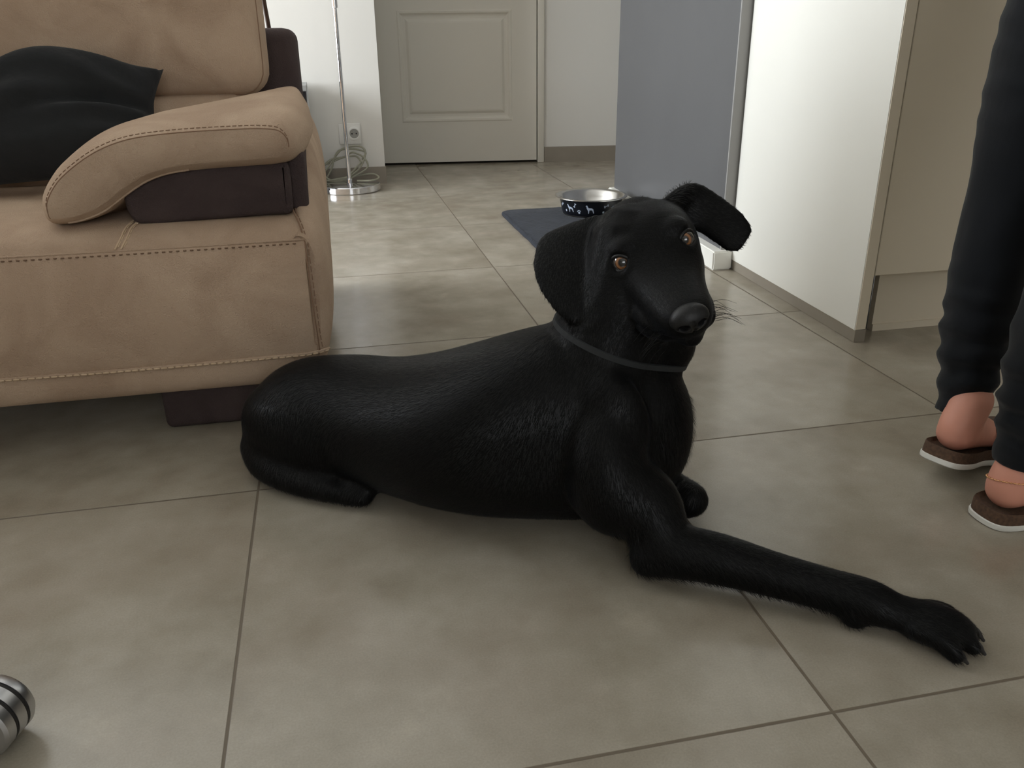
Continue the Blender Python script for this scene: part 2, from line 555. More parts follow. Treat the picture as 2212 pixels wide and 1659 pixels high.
door = struct(bm_obj('door_1', door_leaf(), M['door'], smooth=False))
o = tube('door_handle', [xb(Vector((0.77, 0.0, 1.03))), xb(Vector((0.77, 0.05, 1.03))), xb(Vector((0.75, 0.06, 1.03))), xb(Vector((0.65, 0.06, 1.03)))], 0.009, M['satin'])
child(o, door)
o = None
for z0 in (0.10, 1.0, 1.8):
    v, f = lathe_geo([(0, 0), (0.007, 0), (0.007, 0.1), (0, 0.1)], 12, Matrix.Translation(xb(Vector((-0.004, 0.006, z0)))))
    child(mesh('hinge', v, f, M['door_edge']), door)

# ------------------------------------------------------------------ grey wall and kitchen unit on the right
def prism(name, poly, z0, z1, ma, parent=None, r=0.0):
    bm = bmesh.new()
    lo = [bm.verts.new((x, y, z0)) for x, y in poly]; hi = [bm.verts.new((x, y, z1)) for x, y in poly]
    n = len(poly)
    bm.faces.new(lo); bm.faces.new(hi)
    for i in range(n): bm.faces.new([lo[i], lo[(i + 1) % n], hi[(i + 1) % n], hi[i]])
    bmesh.ops.recalc_face_normals(bm, faces=bm.faces)
    if r: bmesh.ops.bevel(bm, geom=list(bm.edges), offset=r, segments=2, affect='EDGES')
    return bm_obj(name, bm, ma, parent, smooth=bool(r), angle=30)


struct(prism('wall_right', [(1.236, 1.024), (1.262, 1.024), (1.40, 1.04), (1.44, 2.10), (1.275, 2.10)], 0, H, M['grey_paint'], r=0.002))
struct(prism('trim_3', [(1.2335, 1.018), (1.270, 1.018), (1.270, 1.026), (1.2335, 1.026)], 0.055, H, M['grey_edge'], r=0.001))
struct(prism('baseboard_right', [(1.203, 1.000), (1.262, 1.000), (1.262, 1.03), (1.30, 2.115), (1.255, 2.115)], 0, 0.055, M['white_lac'], r=0.004))

cabt = thing('kitchen_cabinet', 'tall cream kitchen cabinet with a bright white side panel, right of the grey wall', 'cabinet', (1.6, 0.7, 0))
sp = prism('side_panel', [(1.2455, 0.367), (1.2715, 0.367), (1.2900, 1.012), (1.2630, 1.012)], 0.028, 2.2, M['white_lac'], cabt, r=0.0012)
sp['label'] = 'bright white side panel'
prism('skirting', [(1.2475, 0.366), (1.2735, 0.366), (1.2910, 1.012), (1.2650, 1.012)], 0, 0.030, M['tile_skirt'], cabt, r=0.001)
prism('panel_edge', [(1.2465, 0.3655), (1.2705, 0.3655), (1.2705, 0.3672), (1.2465, 0.3672)], 0.03, 2.2, M['cab'], cabt)
box('carcass', 1.292, 2.48, 0.40, 1.0, 0.15, 2.2, M['cab'], cabt)
for k in range(2):
    x0 = 1.2800 + k * 0.601
    dd = box('cabinet_door', x0, x0 + 0.598, 0.375, 0.394, 0.147, 2.19, M['cab'], cabt, r=0.0012, seg=1)
box('plinth', 1.331, 2.48, 0.428, 0.444, 0.0, 0.15, M['cab'], cabt)
box('gap_shade_strip', 1.2735, 1.331, 0.446, 0.452, 0.0, 0.15, M['dark'], cabt)  # dark board put in as the shade beside the plinth
box('gap_shade_strip', 1.2722, 1.2795, 0.380, 0.399, 0.147, 2.19, M['dark'], cabt)  # dark strip put in as the shade between panel and door
box('plinth_seal', 1.331, 2.48, 0.424, 0.428, 0.0, 0.016, M['cab'], cabt)

# ------------------------------------------------------------------ sofa
sofa = thing('corner_sofa', 'beige microfibre sofa with dark brown trim standing on the left', 'sofa', (-0.7, 0.7, 0))


def body_profile(n=1):
    # (y, z) profile of the front, from the underside up over the seat
    return smooth_path([(0.34, 0.074), (0.262, 0.074), (0.232, 0.082), (0.218, 0.105), (0.2135, 0.133), (0.209, 0.142),
                        (0.198, 0.19), (0.196, 0.24), (0.204, 0.29), (0.216, 0.322), (0.222, 0.331), (0.240, 0.350), (0.28, 0.362), (0.38, 0.364)], 4)


pr_ = body_profile()
pr_ = [np.array(p) for p in pr_] + [np.array((1.15, 0.364)), np.array((1.15, 0.074))]
xs = [(-2.2, 0.0), (-1.2, 0.0), (-0.3, 0.0), (0.05, 0.0), (0.088, 0.001), (0.1025, 0.006)]
rings = []
for x, ins in xs:
    rings.append([(x - 0.004 * (1 if 0.14 < p[1] < 0.3 and x > 0 else 0), min(max(p[0] + ins, p[0]), 1.15), p[1]) for p in pr_])
v, f = loft(rings)
body = mesh('seat_base', v, f, M['beige'], sofa, angle=50)

# puffy side panel at the right end
side_prof = smooth_path([(0.085, 0.078), (0.112, 0.10), (0.126, 0.135), (0.137, 0.20), (0.141, 0.28), (0.139, 0.35), (0.131, 0.41), (0.117, 0.452),
                         (0.096, 0.462), (0.085, 0.44)], 3, closed=False)
rings = []
cx_, cz_ = 0.095, 0.26
for y, s, topz in ((0.232, 0.25, 0.335), (0.222, 0.62, 0.338), (0.232, 0.82, 0.343), (0.262, 0.95, 0.358), (0.30, 1.0, 0.376), (0.36, 1.0, 0.405), (0.44, 1.0, 0.440), (0.52, 1.0, 0.458), (0.7, 1.0, 0.462), (1.10, 1.0, 0.462), (1.15, 0.9, 0.45)):
    ring = []
    for p in side_prof:
        zz = cz_ + (p[1] - cz_) * ((topz - cz_) / (0.462 - cz_) if p[1] > cz_ else (1 if y > .3 else (0.92 + 0.08 * s)))
        xx = cx_ - 0.02 + (p[0] - (cx_ - 0.02)) * (s if y < 0.3 or y > 1.12 else 1.0)
        ring.append((xx, y, zz))
    rings.append(ring)
v, f = loft(rings)
mesh('side_panel', v, f, M['beige'], sofa, angle=60)


def stitched(name, pts, ma, parent, r=0.0022, dash=0.009, gap=0.0045, dr=0.0016, off=(0, -0.002, -0.0045), ridge=True):
    """a sewn seam: a thin ridge and a row of stitches beside it, one mesh"""
    P = [Vector(p) for p in pts]; geos = []
    if ridge: geos.append(tube_geo(P, r, 8))
    acc = 0.0; seg = []
    L_ = [0]
    for a, b in zip(P[:-1], P[1:]): L_.append(L_[-1] + (b - a).length)

    def at(s):
        for i in range(len(P) - 1):
            if s <= L_[i + 1]:
                t = (s - L_[i]) / max(1e-9, L_[i + 1] - L_[i]); return P[i].lerp(P[i + 1], t)
        return P[-1]
    s = gap
    offv = Vector(off)
    while s + dash < L_[-1]:
        a = at(s) + offv; b = at(s + dash) + offv
        geos.append(tube_geo([a, a.lerp(b, 0.5) + Vector((0, -0.0005, 0)), b], dr, 5))
        s += dash + gap
    v, f = merge(geos)
    return mesh(name, v, f, ma, parent)


def fy(z):      # y of the front face at height z
    ps = [p for p in pr_[8:-6]]
    zs = [p[1] for p in ps]; return float(np.interp(z, zs, [p[0] for p in ps]))


lo = [(-1.6, fy(0.137) - 0.001, 0.137)] + [(x, fy(0.137) - 0.001, 0.137 + 0.001 * math.sin(x * 9)) for x in np.linspace(-1.5, 0.085, 40)] + [(0.106, 0.216, 0.138), (0.122, 0.228, 0.138)]
M['stitch_hole'] = mat('stitch_hole_brown', rgb(122, 96, 76), 0.9)  # brown of the holes in the upper stitching
stitched('lower_seam', lo, M['beige'], sofa, r=0.0026, ridge=True, dr=0.0003)
stitched('lower_stitching', lo, M['thread'], sofa, dash=0.0062, gap=0.0050, dr=0.0021, off=(0, -0.0012, -0.0022), ridge=False)
hi = [(x, fy(0.331) - 0.0005, 0.331 + 0.001 * math.sin(x * 7)) for x in np.linspace(-1.6, 0.088, 40)] + [(0.1, 0.226, 0.331)]
stitched('upper_seam', hi, M['beige'], sofa, r=0.0018, dr=0.0003)
hi2 = [(p[0], fy(p[2] - 0.0048) - 0.0006 + (p[1] - fy(0.331)) , p[2] - 0.0048) for p in hi[:-1]]
stitched('upper_stitching', hi2, M['stitch_hole'], sofa, dash=0.0030, gap=0.0076, dr=0.0013, off=(0, 0.0, 0), ridge=False)
ve = [(0.103, fy(z) + 0.004, z) for z in np.linspace(0.331, 0.142, 24)]
stitched('side_seam', [(0.1005 + 0.006 * (0.331 - p[2]) / 0.19, p[1] + 0.0005, p[2]) for p in ve], M['thread_dark'], sofa, r=0.0010, dr=0.0008, off=(0.005, 0.0, 0))
sh = [(0.100, 0.226, 0.331), (0.095, 0.236, 0.352), (0.088, 0.262, 0.366), (0.083, 0.30, 0.372)]
stitched('shoulder_seam', smooth_path(sh, 5), M['thread_dark'], sofa, r=0.0013, dr=0.001, off=(0.004, 0, 0))
for dx in (0.0, 0.009):
    tk = [(-0.183 + dx - 0.006, fy(0.333) - 0.001, 0.3335), (-0.181 + dx, 0.2365, 0.3475), (-0.176 + dx, 0.256, 0.3585), (-0.168 + dx, 0.285, 0.365)]
    stitched('tuck_seam', smooth_path(tk, 5), M['thread'], sofa, r=0.0016, dr=0.0011, off=(0.003, 0, 0))


# arm: wave-shaped pad, front outline in (x, z)
arm_out = [(-0.295, 0.383), (-0.292, 0.412), (-0.268, 0.446), (-0.232, 0.474), (-0.196, 0.494), (-0.158, 0.507), (-0.118, 0.5135), (-0.06, 0.5175), (0.0, 0.519),
           (0.05, 0.519), (0.083, 0.514), (0.101, 0.497), (0.105, 0.474), (0.094, 0.454), (0.07, 0.4455), (0.02, 0.4435), (-0.04, 0.4415), (-0.092, 0.437),
           (-0.130, 0.426), (-0.165, 0.406), (-0.200, 0.383), (-0.235, 0.370), (-0.265, 0.366), (-0.286, 0.369)]
ao = smooth_path(arm_out, 4, closed=True)
acx = sum(p[0] for p in ao) / len(ao); acz = sum(p[1] for p in ao) / len(ao)


def inset(poly, d):
    n = len(poly); out = []
    for i in range(n):
        a = poly[(i - 1) % n]; b = poly[(i + 1) % n]; t = np.array(b) - np.array(a); l = np.hypot(*t)
        nrm = np.array((-t[1], t[0])) / max(l, 1e-9)
        out.append(np.array(poly[i]) - nrm * d)
    return out


area2 = sum(ao[i][0] * ao[(i + 1) % len(ao)][1] - ao[(i + 1) % len(ao)][0] * ao[i][1] for i in range(len(ao)))
sgn = -1 if area2 > 0 else 1


def arm_slice(y, d, rise=0.0, right=0.0):
    q = inset(ao, d * sgn)
    r = []
    for p in q:
        k = max(0.0, (p[0] + 0.25) / 0.35)
        tp = max(0.0, min(1.0, (y - 0.36) / 0.30)) * 0.72      # the pad narrows towards the back
        px0 = 0.105 - (0.105 - p[0]) * (1 - tp)
        r.append((px0 + right * max(0, (p[0] - acx)) / 0.2, y, p[1] + rise * k * (1 if p[1] > 0.44 else 0.6)))
    return r


rings = [arm_slice(0.2470, 0.0150), arm_slice(0.2492, 0.0135), arm_slice(0.2545, 0.0095), arm_slice(0.262, 0.005), arm_slice(0.275, 0.0005),
         arm_slice(0.30, -0.003, 0.002, 0.006), arm_slice(0.34, -0.006, 0.006, 0.012), arm_slice(0.40, -0.008, 0.014, 0.016),
         arm_slice(0.50, -0.008, 0.022, 0.014), arm_slice(0.58, -0.006, 0.028, 0.008), arm_slice(0.66, 0.004, 0.030, 0.0), arm_slice(0.70, 0.012, 0.030)]
v, f = loft(rings, cap=False)
na_ = len(ao)
bm = bmesh.new()
bv = [bm.verts.new(p) for p in v]
for q in f: bm.faces.new([bv[i] for i in q])
for base_ in (0, (len(rings) - 1) * na_):
    fc = bm.faces.new([bv[base_ + i] for i in range(na_)])
    bmesh.ops.triangulate(bm, faces=[fc])
arm = bm_obj('armrest', bm, M['beige'], sofa, angle=70)
seam = [Vector((p[0], 0.2480, p[1])) for p in inset(ao, 0.0142 * sgn)]
# the visible run of piping: from the low tip over the top and round the right end
n_ = len(seam); path = [seam[i % n_] for i in range(-3, 4 * 12 + 1)]
stitched('arm_seam', path, M['thread_dark'], sofa, r=0.0011, dr=0.0008, off=(0, -0.0008, 0.0052), dash=0.005, gap=0.004)
low = [seam[i % n_] + Vector((0, 0.03 + 0.0, -0.004)) for i in range(4 * 17, 4 * 23)]
ap_ = arm_slice(0.262, 0.0045)
stitched('arm_piping', [ap_[i_] for i_ in range(4 * 16 + 2, 4 * 22)], M['beige'], sofa, r=0.0018, dr=0.0002, off=(0, 0.002, 0.002))

# dark cushion block under the arm, dark foot
blk = smooth_path([(-0.174, 0.40), (-0.172, 0.422), (-0.150, 0.438), (-0.10, 0.4445), (0.0, 0.448), (0.07, 0.450), (0.084, 0.446), (0.087, 0.43), (0.0865, 0.39), (0.082, 0.3655), (0.05, 0.364), (-0.05, 0.361), (-0.13, 0.359), (-0.160, 0.362), (-0.171, 0.378)], 4, closed=True)
a2 = sum(blk[i][0] * blk[(i + 1) % len(blk)][1] - blk[(i + 1) % len(blk)][0] * blk[i][1] for i in range(len(blk)))
sg2 = -1 if a2 > 0 else 1
rings = [[(p[0], y, p[1]) for p in inset(blk, d * sg2)] for y, d in ((0.268, 0.009), (0.2695, 0.004), (0.274, 0.001), (0.280, 0.0), (0.30, 0.0), (0.7, 0.0))]
v, f = loft(rings, cap=False)
bm = bmesh.new(); bv = [bm.verts.new(p) for p in v]
for q in f: bm.faces.new([bv[i_] for i_ in q])
for base_ in (0, (len(rings) - 1) * len(blk)):
    bmesh.ops.triangulate(bm, faces=[bm.faces.new([bv[base_ + i_] for i_ in range(len(blk))])])
blo = bm_obj('arm_block', bm, M['brown'], sofa, angle=70); blo['label'] = 'dark brown block under the armrest'
# dark end strip right of the block
box('arm_block', 0.080, 0.112, 0.292, 0.72, 0.366, 0.462, M['brown'], sofa, r=0.010, seg=4)
fo = box('foot', -0.172, 0.10, 0.256, 0.42, 0.0, 0.082, M['brown'], sofa, r=0.013, seg=4); fo['label'] = 'low dark brown foot'
box('foot', -2.1, -1.85, 0.256, 0.42, 0.0, 0.082, M['brown'], sofa, r=0.013, seg=4)
box('foot', -0.172, 0.10, 0.92, 1.08, 0.0, 0.082, M['brown'], sofa, r=0.013, seg=4)
box('foot', -2.1, -1.85, 0.92, 1.08, 0.0, 0.082, M['brown'], sofa, r=0.013, seg=4)
# dark back frame
bf = box('back_frame', -2.2, 0.104, 0.885, 1.13, 0.33, 0.655, M['brown'], sofa, r=0.028, seg=5); bf['label'] = 'dark brown back frame'
tube('wood_strip', [(0.045, 0.99, 0.655), (0.040, 0.992, 0.72), (0.036, 0.995, 0.80)], 0.005, mat('dark_wood', rgb(66, 42, 24), 0.6), sofa)


# back cushions
def cushion(name, x0, x1, y0, y1, z0, z1, ma, parent, lean=0.0, nx=40, nz=24, puff=0.03, seed=0, rc=0.06, corner_drop=0.0, crease=0.004):
    """puffed box cushion: front and back are bulged grids joined by a gusset"""
    def outline(u, v_):
        x = x0 + (x1 - x0) * u; z = z0 + (z1 - z0) * v_
        # round the corners
        for sx in (0, 1):
            for sz in (0, 1):
                cxx = x0 + rc if sx == 0 else x1 - rc; czz = z0 + rc if sz == 0 else z1 - rc
                if (x < cxx if sx == 0 else x > cxx) and (z < czz if sz == 0 else z > czz):
                    dx = x - cxx; dz_ = z - czz; m_ = max(abs(dx), abs(dz_)); l = math.hypot(dx, dz_)
                    if l > 1e-9: x = cxx + dx * m_ / l; z = czz + dz_ * m_ / l
        return x, z
    rings = []
    per = [(i / nx, 0) for i in range(nx)] + [(1, j / nz) for j in range(nz)] + [(1 - i / nx, 1) for i in range(nx)] + [(0, 1 - j / nz) for j in range(nz)]
    lv = []
    K = 14
    for k in range(K + 1):
        lv.append((k / K))
    verts = []; faces = []
    # concentric rings on the front, gusset, concentric rings on the back
    levels = [('f', s) for s in (0.02, 0.15, 0.3, 0.45, 0.58, 0.70, 0.80, 0.88, 0.94, 0.975, 1.0)] + [('g', t) for t in (0.12, 0.35, 0.65, 0.88)] + [('b', s) for s in (1.0, 0.97, 0.9, 0.75, 0.5, 0.25, 0.02)]
    for kind, s in levels:
        ring = []
        for (u, v_) in per:
            uu = 0.5 + (u - 0.5) * (s if kind != 'g' else 1.0); vv = 0.5 + (v_ - 0.5) * (s if kind != 'g' else 1.0)
            x, z = outline(uu, vv)
            e = min(uu, 1 - uu) * 2; e2 = min(vv, 1 - vv) * 2
            b = (1 - (1 - min(1, e * (x1 - x0) / 0.22)) ** 2.4) ** 0.5 * (1 - (1 - min(1, e2 * (z1 - z0) / 0.22)) ** 2.4) ** 0.5 if e > 0 and e2 > 0 else 0
            nzv = noise.noise(Vector((x * 6 + seed, z * 9, seed * 1.7))) * crease * 1.5 + noise.noise(Vector((x * 17, z * 30 + seed, 3.1))) * crease
            if kind == 'f': y = y0 - puff * b + nzv * b
            elif kind == 'b': y = y1 + puff * 0.5 * b
            else:
                y = y0 + (y1 - y0) * s
                bul = 0.010 * math.sin(PI * s)
                cx0 = (x0 + x1) / 2; cz0 = (z0 + z1) / 2
                dd = Vector((x - cx0, 0, z - cz0)).normalized()
                x += dd.x * bul; z += dd.z * bul
            y += lean * (z - z0)
            ring.append((x, y, z))
        rings.append(ring)
    v, f = loft(rings)
    return mesh(name, v, f, ma, parent, angle=60), rings[10]


bc, rim = cushion('back_cushion', -0.78, 0.036, 0.74, 0.865, 0.527, 0.98, M['beige'], sofa, lean=0.10, puff=0.040, seed=1.3, rc=0.05)
tube('cushion_piping', [Vector(p) + Vector((0, 0.0, 0)) for p in rim] + [Vector(rim[0])], 0.0013, M['thread_dark'], sofa, n=6, sub_=1)
bc2, _ = cushion('back_cushion', -1.62, -0.79, 0.74, 0.865, 0.527, 0.98, M['beige'], sofa, lean=0.10, puff=0.03, seed=4.3, rc=0.05)
lb, rim2 = cushion('lumbar_cushion', -0.78, 0.0, 0.722, 0.84, 0.355, 0.532, M['beige'], sofa, lean=0.12, puff=0.035, seed=2.3, rc=0.04)
cushion('lumbar_cushion', -1.62, -0.79, 0.76, 0.875, 0.355, 0.536, M['beige'], sofa, lean=0.12, puff=0.03, seed=6.3, rc=0.04)

# ------------------------------------------------------------------ charcoal pillow on the seat
def pillow():
    bl, br, tr, tl = Vector((-0.66, 0.575, 0.374)), Vector((-0.160, 0.572, 0.398)), Vector((-0.144, 0.655, 0.582)), Vector((-0.62, 0.665, 0.440))
    N_ = 44; V = []; idx = {}
    nrm = (br - bl).cross(tl - bl).normalized()
    if nrm.y > 0: nrm = -nrm
    for side in (1, -1):
        for i in range(N_ + 1):
            for j in range(N_ + 1):
                edge = i in (0, N_) or j in (0, N_)
                if side == -1 and edge: idx[(side, i, j)] = idx[(1, i, j)]; continue
                u = i / N_; v_ = j / N_
                p = bl.lerp(br, u).lerp(tl.lerp(tr, u), v_)
                # edges between corners bow inwards at the sides, upwards on top where it is slack
                su = math.sin(PI * u); sv = math.sin(PI * v_)
                p += (br - bl).normalized() * (-(u - 0.5) * 0.045 * sv)
                p += Vector((0, 0.0, 1)) * (0.098 * su ** 1.6 * v_ ** 1.5) - Vector((0, 0, 1)) * (-0.010 * su * (1 - v_))
                th = (max(0, 1 - abs(2 * u - 1) ** 2.6) * max(0, 1 - abs(2 * v_ - 1) ** 2.6)) ** 0.5
                # folds radiating from the right-hand corners and side
                fd = 0.004 * math.sin(14 * (v_ - 0.5) / (0.35 + (1 - u)) + 3 * u) * th * (0.3 + u)
                fd += 0.012 * noise.noise(Vector((u * 3.1, v_ * 5.2, 2.7))) * th
                fd -= 0.020 * math.exp(-((v_ - 0.50 - 0.35 * (u - 0.7)) / 0.06) ** 2) * math.exp(-((u - 0.80) / 0.25) ** 2)
                p = p + nrm * side * ((0.066 if side > 0 else 0.030) * th) + (nrm * fd if side > 0 else Vector())
                idx[(side, i, j)] = len(V); V.append(p)
    F = []
    for side in (1, -1):
        for i in range(N_):
            for j in range(N_):
                F.append((idx[(side, i, j)], idx[(side, i + 1, j)], idx[(side, i + 1, j + 1)], idx[(side, i, j + 1)]))
    o = mesh('throw_pillow', V, F, M['pillow'])
    tag(o, 'black crumpled square pillow lying on the sofa seat behind the armrest', 'pillow')
    return o


pillow()

# ------------------------------------------------------------------ low dark unit, lamp, cable, socket
tv = thing('low_cabinet', 'low black-fronted cabinet with grey edge, mostly hidden behind the sofa', 'cabinet', (-0.4, 2.8, 0))
box('front_panel', -0.9, 0.086, 2.555, 2.568, 0.01, 0.425, M['screen'], tv)
box('top', -0.9, 0.090, 2.55, 2.80, 0.428, 0.450, mat('grey_edge_board', rgb(150, 150, 148), 0.5), tv, r=0.001, seg=1)
box('carcass', -0.9, 0.090, 2.568, 2.80, 0.0, 0.428, mat('white_board', rgb(214, 216, 220), 0.6), tv)

lamp = thing('floor_lamp', 'chrome floor lamp with round base standing by the left of the door', 'lamp', (0.234, 2.665, 0))
lc = Matrix.Translation((0.234, 2.665, 0))
v, f = lathe_geo([(0.0, 0.0), (0.130, 0.0), (0.134, 0.003), (0.134, 0.027), (0.131, 0.030), (0.05, 0.032), (0.0, 0.033)], 64, lc)
mesh('base', v, f, M['chrome'], lamp, angle=35)
v, f = lathe_geo([(0.0, 0.033), (0.013, 0.033), (0.013, 0.048), (0.0085, 0.052), (0.0085, 0.74), (0.0125, 0.742), (0.0125, 1.62), (0.0, 1.62)], 24, lc)
mesh('pole', v, f, M['chrome'], lamp, angle=35)
v, f = lathe_geo([(0.0, 1.60), (0.05, 1.61), (0.13, 1.66), (0.17, 1.74), (0.168, 1.742), (0.128, 1.665), (0.05, 1.615), (0.0, 1.606)], 48, lc)
mesh('lamp_shade', v, f, M['satin'], lamp, angle=50)

cp = []
random.seed(4)
for k in range(46):
    a = k * 0.52
    rr = 0.075 + 0.022 * math.sin(k * 0.9) + 0.01 * random.random()
    cp.append((0.212 + rr * 1.15 * math.cos(a) + 0.01 * math.sin(k * 1.7), 2.755 + 0.03 * math.sin(a), 0.085 + 0.072 * math.sin(a + 0.6) * (0.85 + 0.25 * math.sin(k * 0.37)) + 0.012 * random.random()))
cp = [(x, y, max(z, 0.006)) for x, y, z in cp]
cp += [(0.33, 2.75, 0.055), (0.365, 2.72, 0.045), (0.355, 2.68, 0.040), (0.32, 2.66, 0.0385), (0.27, 2.672, 0.038)]
o = tube('power_cable', cp, 0.0042, M['cable'], None, n=8, sub_=5)
tag(o, 'tangled coil of pale grey cable lying behind the lamp base', 'cable')

yo = YB - 0.001
sk = thing('wall_socket', 'double white wall socket left of the door, behind the lamp pole', 'socket', (0.26, YB, 0.18))
box('plate', 0.208, 0.242, yo - 0.006, yo, 0.180, 0.270, M['plastic'], sk, r=0.003, seg=2)
box('plate', 0.2430, 0.306, yo - 0.009, yo, 0.180, 0.270, M['plastic'], sk, r=0.003, seg=2)
SM = Matrix.Translation((0.2755, yo - 0.009, 0.226)) @ Matrix.Rotation(PI / 2, 4, 'X')
v, f = lathe_geo([(0.0300, -0.002), (0.0300, 0.0025), (0.0275, 0.004), (0.0215, 0.004), (0.0205, 0.003), (0.0200, -0.002)], 40, SM)
mesh('socket_ring', v, f, M['plastic'], sk, angle=40)
v, f = lathe_geo([(0.0, 0.0004), (0.0202, 0.0004), (0.0202, -0.001)], 40, SM)
mesh('socket_well', v, f, M['socket_in'], sk, angle=40)
for dx in (-0.0095, 0.0095):
    v, f = lathe_geo([(0.0, 0.0012), (0.0030, 0.0012), (0.003, 0)], 14, SM @ Matrix.Translation((dx, 0.0, 0)))
    mesh('pin_hole', v, f, M['dark'], sk)
v, f = tube_geo([(0.2755, yo - 0.008, 0.237), (0.2755, yo - 0.018, 0.237)], 0.0022, 8)
mesh('earth_pin', v, f, M['chrome'], sk)


# ------------------------------------------------------------------ mat and food bowl
def floor_mat():
    x0, x1, y0, y1, rc = 0.775, 1.170, 1.10, 1.985, 0.05
    pts = []
    for (cx0, cy0, a0) in ((x1 - rc, y1 - rc, 0), (x0 + rc, y1 - rc, 90), (x0 + rc, y0 + rc, 180), (x1 - rc, y0 + rc, 270)):
        for k in range(7):
            a = math.radians(a0 + 15 * k); pts.append((cx0 + rc * math.cos(a), cy0 + rc * math.sin(a)))
    P = []
    n = len(pts)
    for i in range(n):
        a, b = pts[i], pts[(i + 1) % n]
        k = max(1, int(math.hypot(b[0] - a[0], b[1] - a[1]) / 0.015))
        for j in range(k): P.append((a[0] + (b[0] - a[0]) * j / k, a[1] + (b[1] - a[1]) * j / k))
    cx0, cy0 = (x0 + x1) / 2, (y0 + y1) / 2
    rings = []
    for s, z in ((1.0, 0.0), (1.004, 0.004), (1.0, 0.009), (0.975, 0.0125), (0.95, 0.0105), (0.93, 0.012), (0.8, 0.012), (0.6, 0.0125), (0.4, 0.012), (0.2, 0.0122)):
        rings.append([(cx0 + (x - cx0) * s + 0.004 * noise.noise(Vector((x * 9, y * 9, 0))), cy0 + (y - cy0) * s + 0.004 * noise.noise(Vector((y * 9, x * 9, 5))),
                       z + (0.0016 * noise.noise(Vector((x * 30 * s, y * 30 * s, s * 4))) if z > 0.01 else 0)) for x, y in P])
    v, f = loft(rings)
    fm = [Vector((0.04 * (p.y - 1.5) * 0, 0, 0)) + p for p in v]
    o = mesh('floor_mat', fm, f, M['mat'])
    tag(o, 'dark slate blue bath mat under the dog bowl by the grey wall', 'mat')


floor_mat()
BZ = 0.0135; BC = (1.098, 1.843)
bowl = thing('dog_bowl', 'steel dog bowl with black printed outside standing on the slate mat', 'bowl', (BC[0], BC[1], BZ))
bmx = Matrix.Translation((BC[0], BC[1], BZ))
HB = 0.066
v, f = lathe_geo([(0.0, 0.012), (0.085, 0.013), (0.098, 0.020), (0.108, 0.040), (0.1165, HB - 0.006), (0.122, HB - 0.001), (0.130, HB + 0.001), (0.1345, HB - 0.0005), (0.1345, HB - 0.0035), (0.130, HB - 0.004), (0.119, HB - 0.006)], 80, bmx)
mesh('inner_bowl', v, f, M['steel'], bowl, angle=60)


def rb(z): return 0.106 + (0.1195 - 0.106) * (z / HB)


v, f = lathe_geo([(0.0, 0.0), (0.101, 0.0), (0.1055, 0.003), (rb(0.02), 0.02), (rb(0.045), 0.045), (rb(HB - 0.005), HB - 0.005)], 80, bmx)
shell_g = (v, f)


def decal(shape, a0, z0, s, rotd=0.0):
    """flat print shape (list of polygons in local u,v) wrapped on the bowl's side"""
    V = []; F = []
    for poly in shape:
        b = len(V)
        for (u, vv) in poly:
            c_, s_ = math.cos(rotd), math.sin(rotd)
            uu, v2 = (u * c_ - vv * s_) * s, (u * s_ + vv * c_) * s
            z = z0 + v2; r = rb(z) + 0.0007; a = a0 + uu / r
            V.append(Vector((BC[0] + r * math.cos(a), BC[1] + r * math.sin(a), BZ + z)))
        F.append(tuple(range(b, b + len(poly))))
    return V, F


def circ(cx, cy, r, n=12): return [(cx + r * math.cos(2 * PI * k / n), cy + r * math.sin(2 * PI * k / n)) for k in range(n)]


dogp = [[(-0.50, 0.42), (-0.42, 0.52), (-0.30, 0.55), (-0.22, 0.40), (-0.12, 0.20), (-0.25, -0.05), (-0.36, 0.15), (-0.38, 0.34)],
        [(-0.12, 0.20), (0.30, 0.16), (0.50, 0.05), (0.55, -0.20), (0.60, -0.52), (0.50, -0.52), (0.42, -0.22), (0.28, -0.08), (0.0, -0.10), (-0.25, -0.05)],
        [(-0.25, -0.05), (0.0, -0.10), (-0.06, -0.55), (-0.16, -0.55), (-0.17, -0.2)]]
bone = [circ(-0.42, 0.12, 0.16), circ(-0.42, -0.12, 0.16), circ(0.42, 0.12, 0.16), circ(0.42, -0.12, 0.16), [(-0.4, 0.1), (-0.4, -0.1), (0.4, -0.1), (0.4, 0.1)]]
paw = [circ(0, -0.18, 0.26), circ(-0.34, 0.16, 0.12), circ(-0.12, 0.34, 0.12), circ(0.14, 0.34, 0.12), circ(0.36, 0.16, 0.12)]
spot = [circ(0, 0, 0.30)]
base = math.radians(-90 - 8)
geos = []
for shp, da, z, s, rt in ((dogp, -12, 0.031, 0.028, 0), (bone, 20, 0.041, 0.017, 0.35), (spot, 15, 0.019, 0.014, 0), (paw, 36, 0.031, 0.018, 0.1), (paw, -32, 0.020, 0.016, 0.2),
                          (dogp, -52, 0.031, 0.026, 0), (bone, -40, 0.043, 0.014, 1.1), (dogp, 60, 0.031, 0.026, 0), (bone, 78, 0.04, 0.016, 0.5), (bone, -75, 0.04, 0.016, 0.5), (spot, -63, 0.02, 0.014, 0)):
    geos.append(decal(shp, base + math.radians(da), z, s, rt))
nf_ = len(shell_g[1])
v, f = merge([shell_g] + geos)
sh_o = mesh('outer_shell', v, f, M['black_enamel'], bowl, angle=50)
sh_o.data.materials.append(M['print'])
for p_ in list(sh_o.data.polygons)[nf_:]: p_.material_index = 1; p_.use_smooth = False
sh_o['label'] = 'black outside printed with grey dogs, bones and paws'
v, f = lathe_geo([(0.098, -0.0015), (0.104, -0.0015), (0.1055, 0.004), (0.1035, 0.006)], 80, bmx)
mesh('rubber_ring', v, f, M['black_rubber'], bowl)


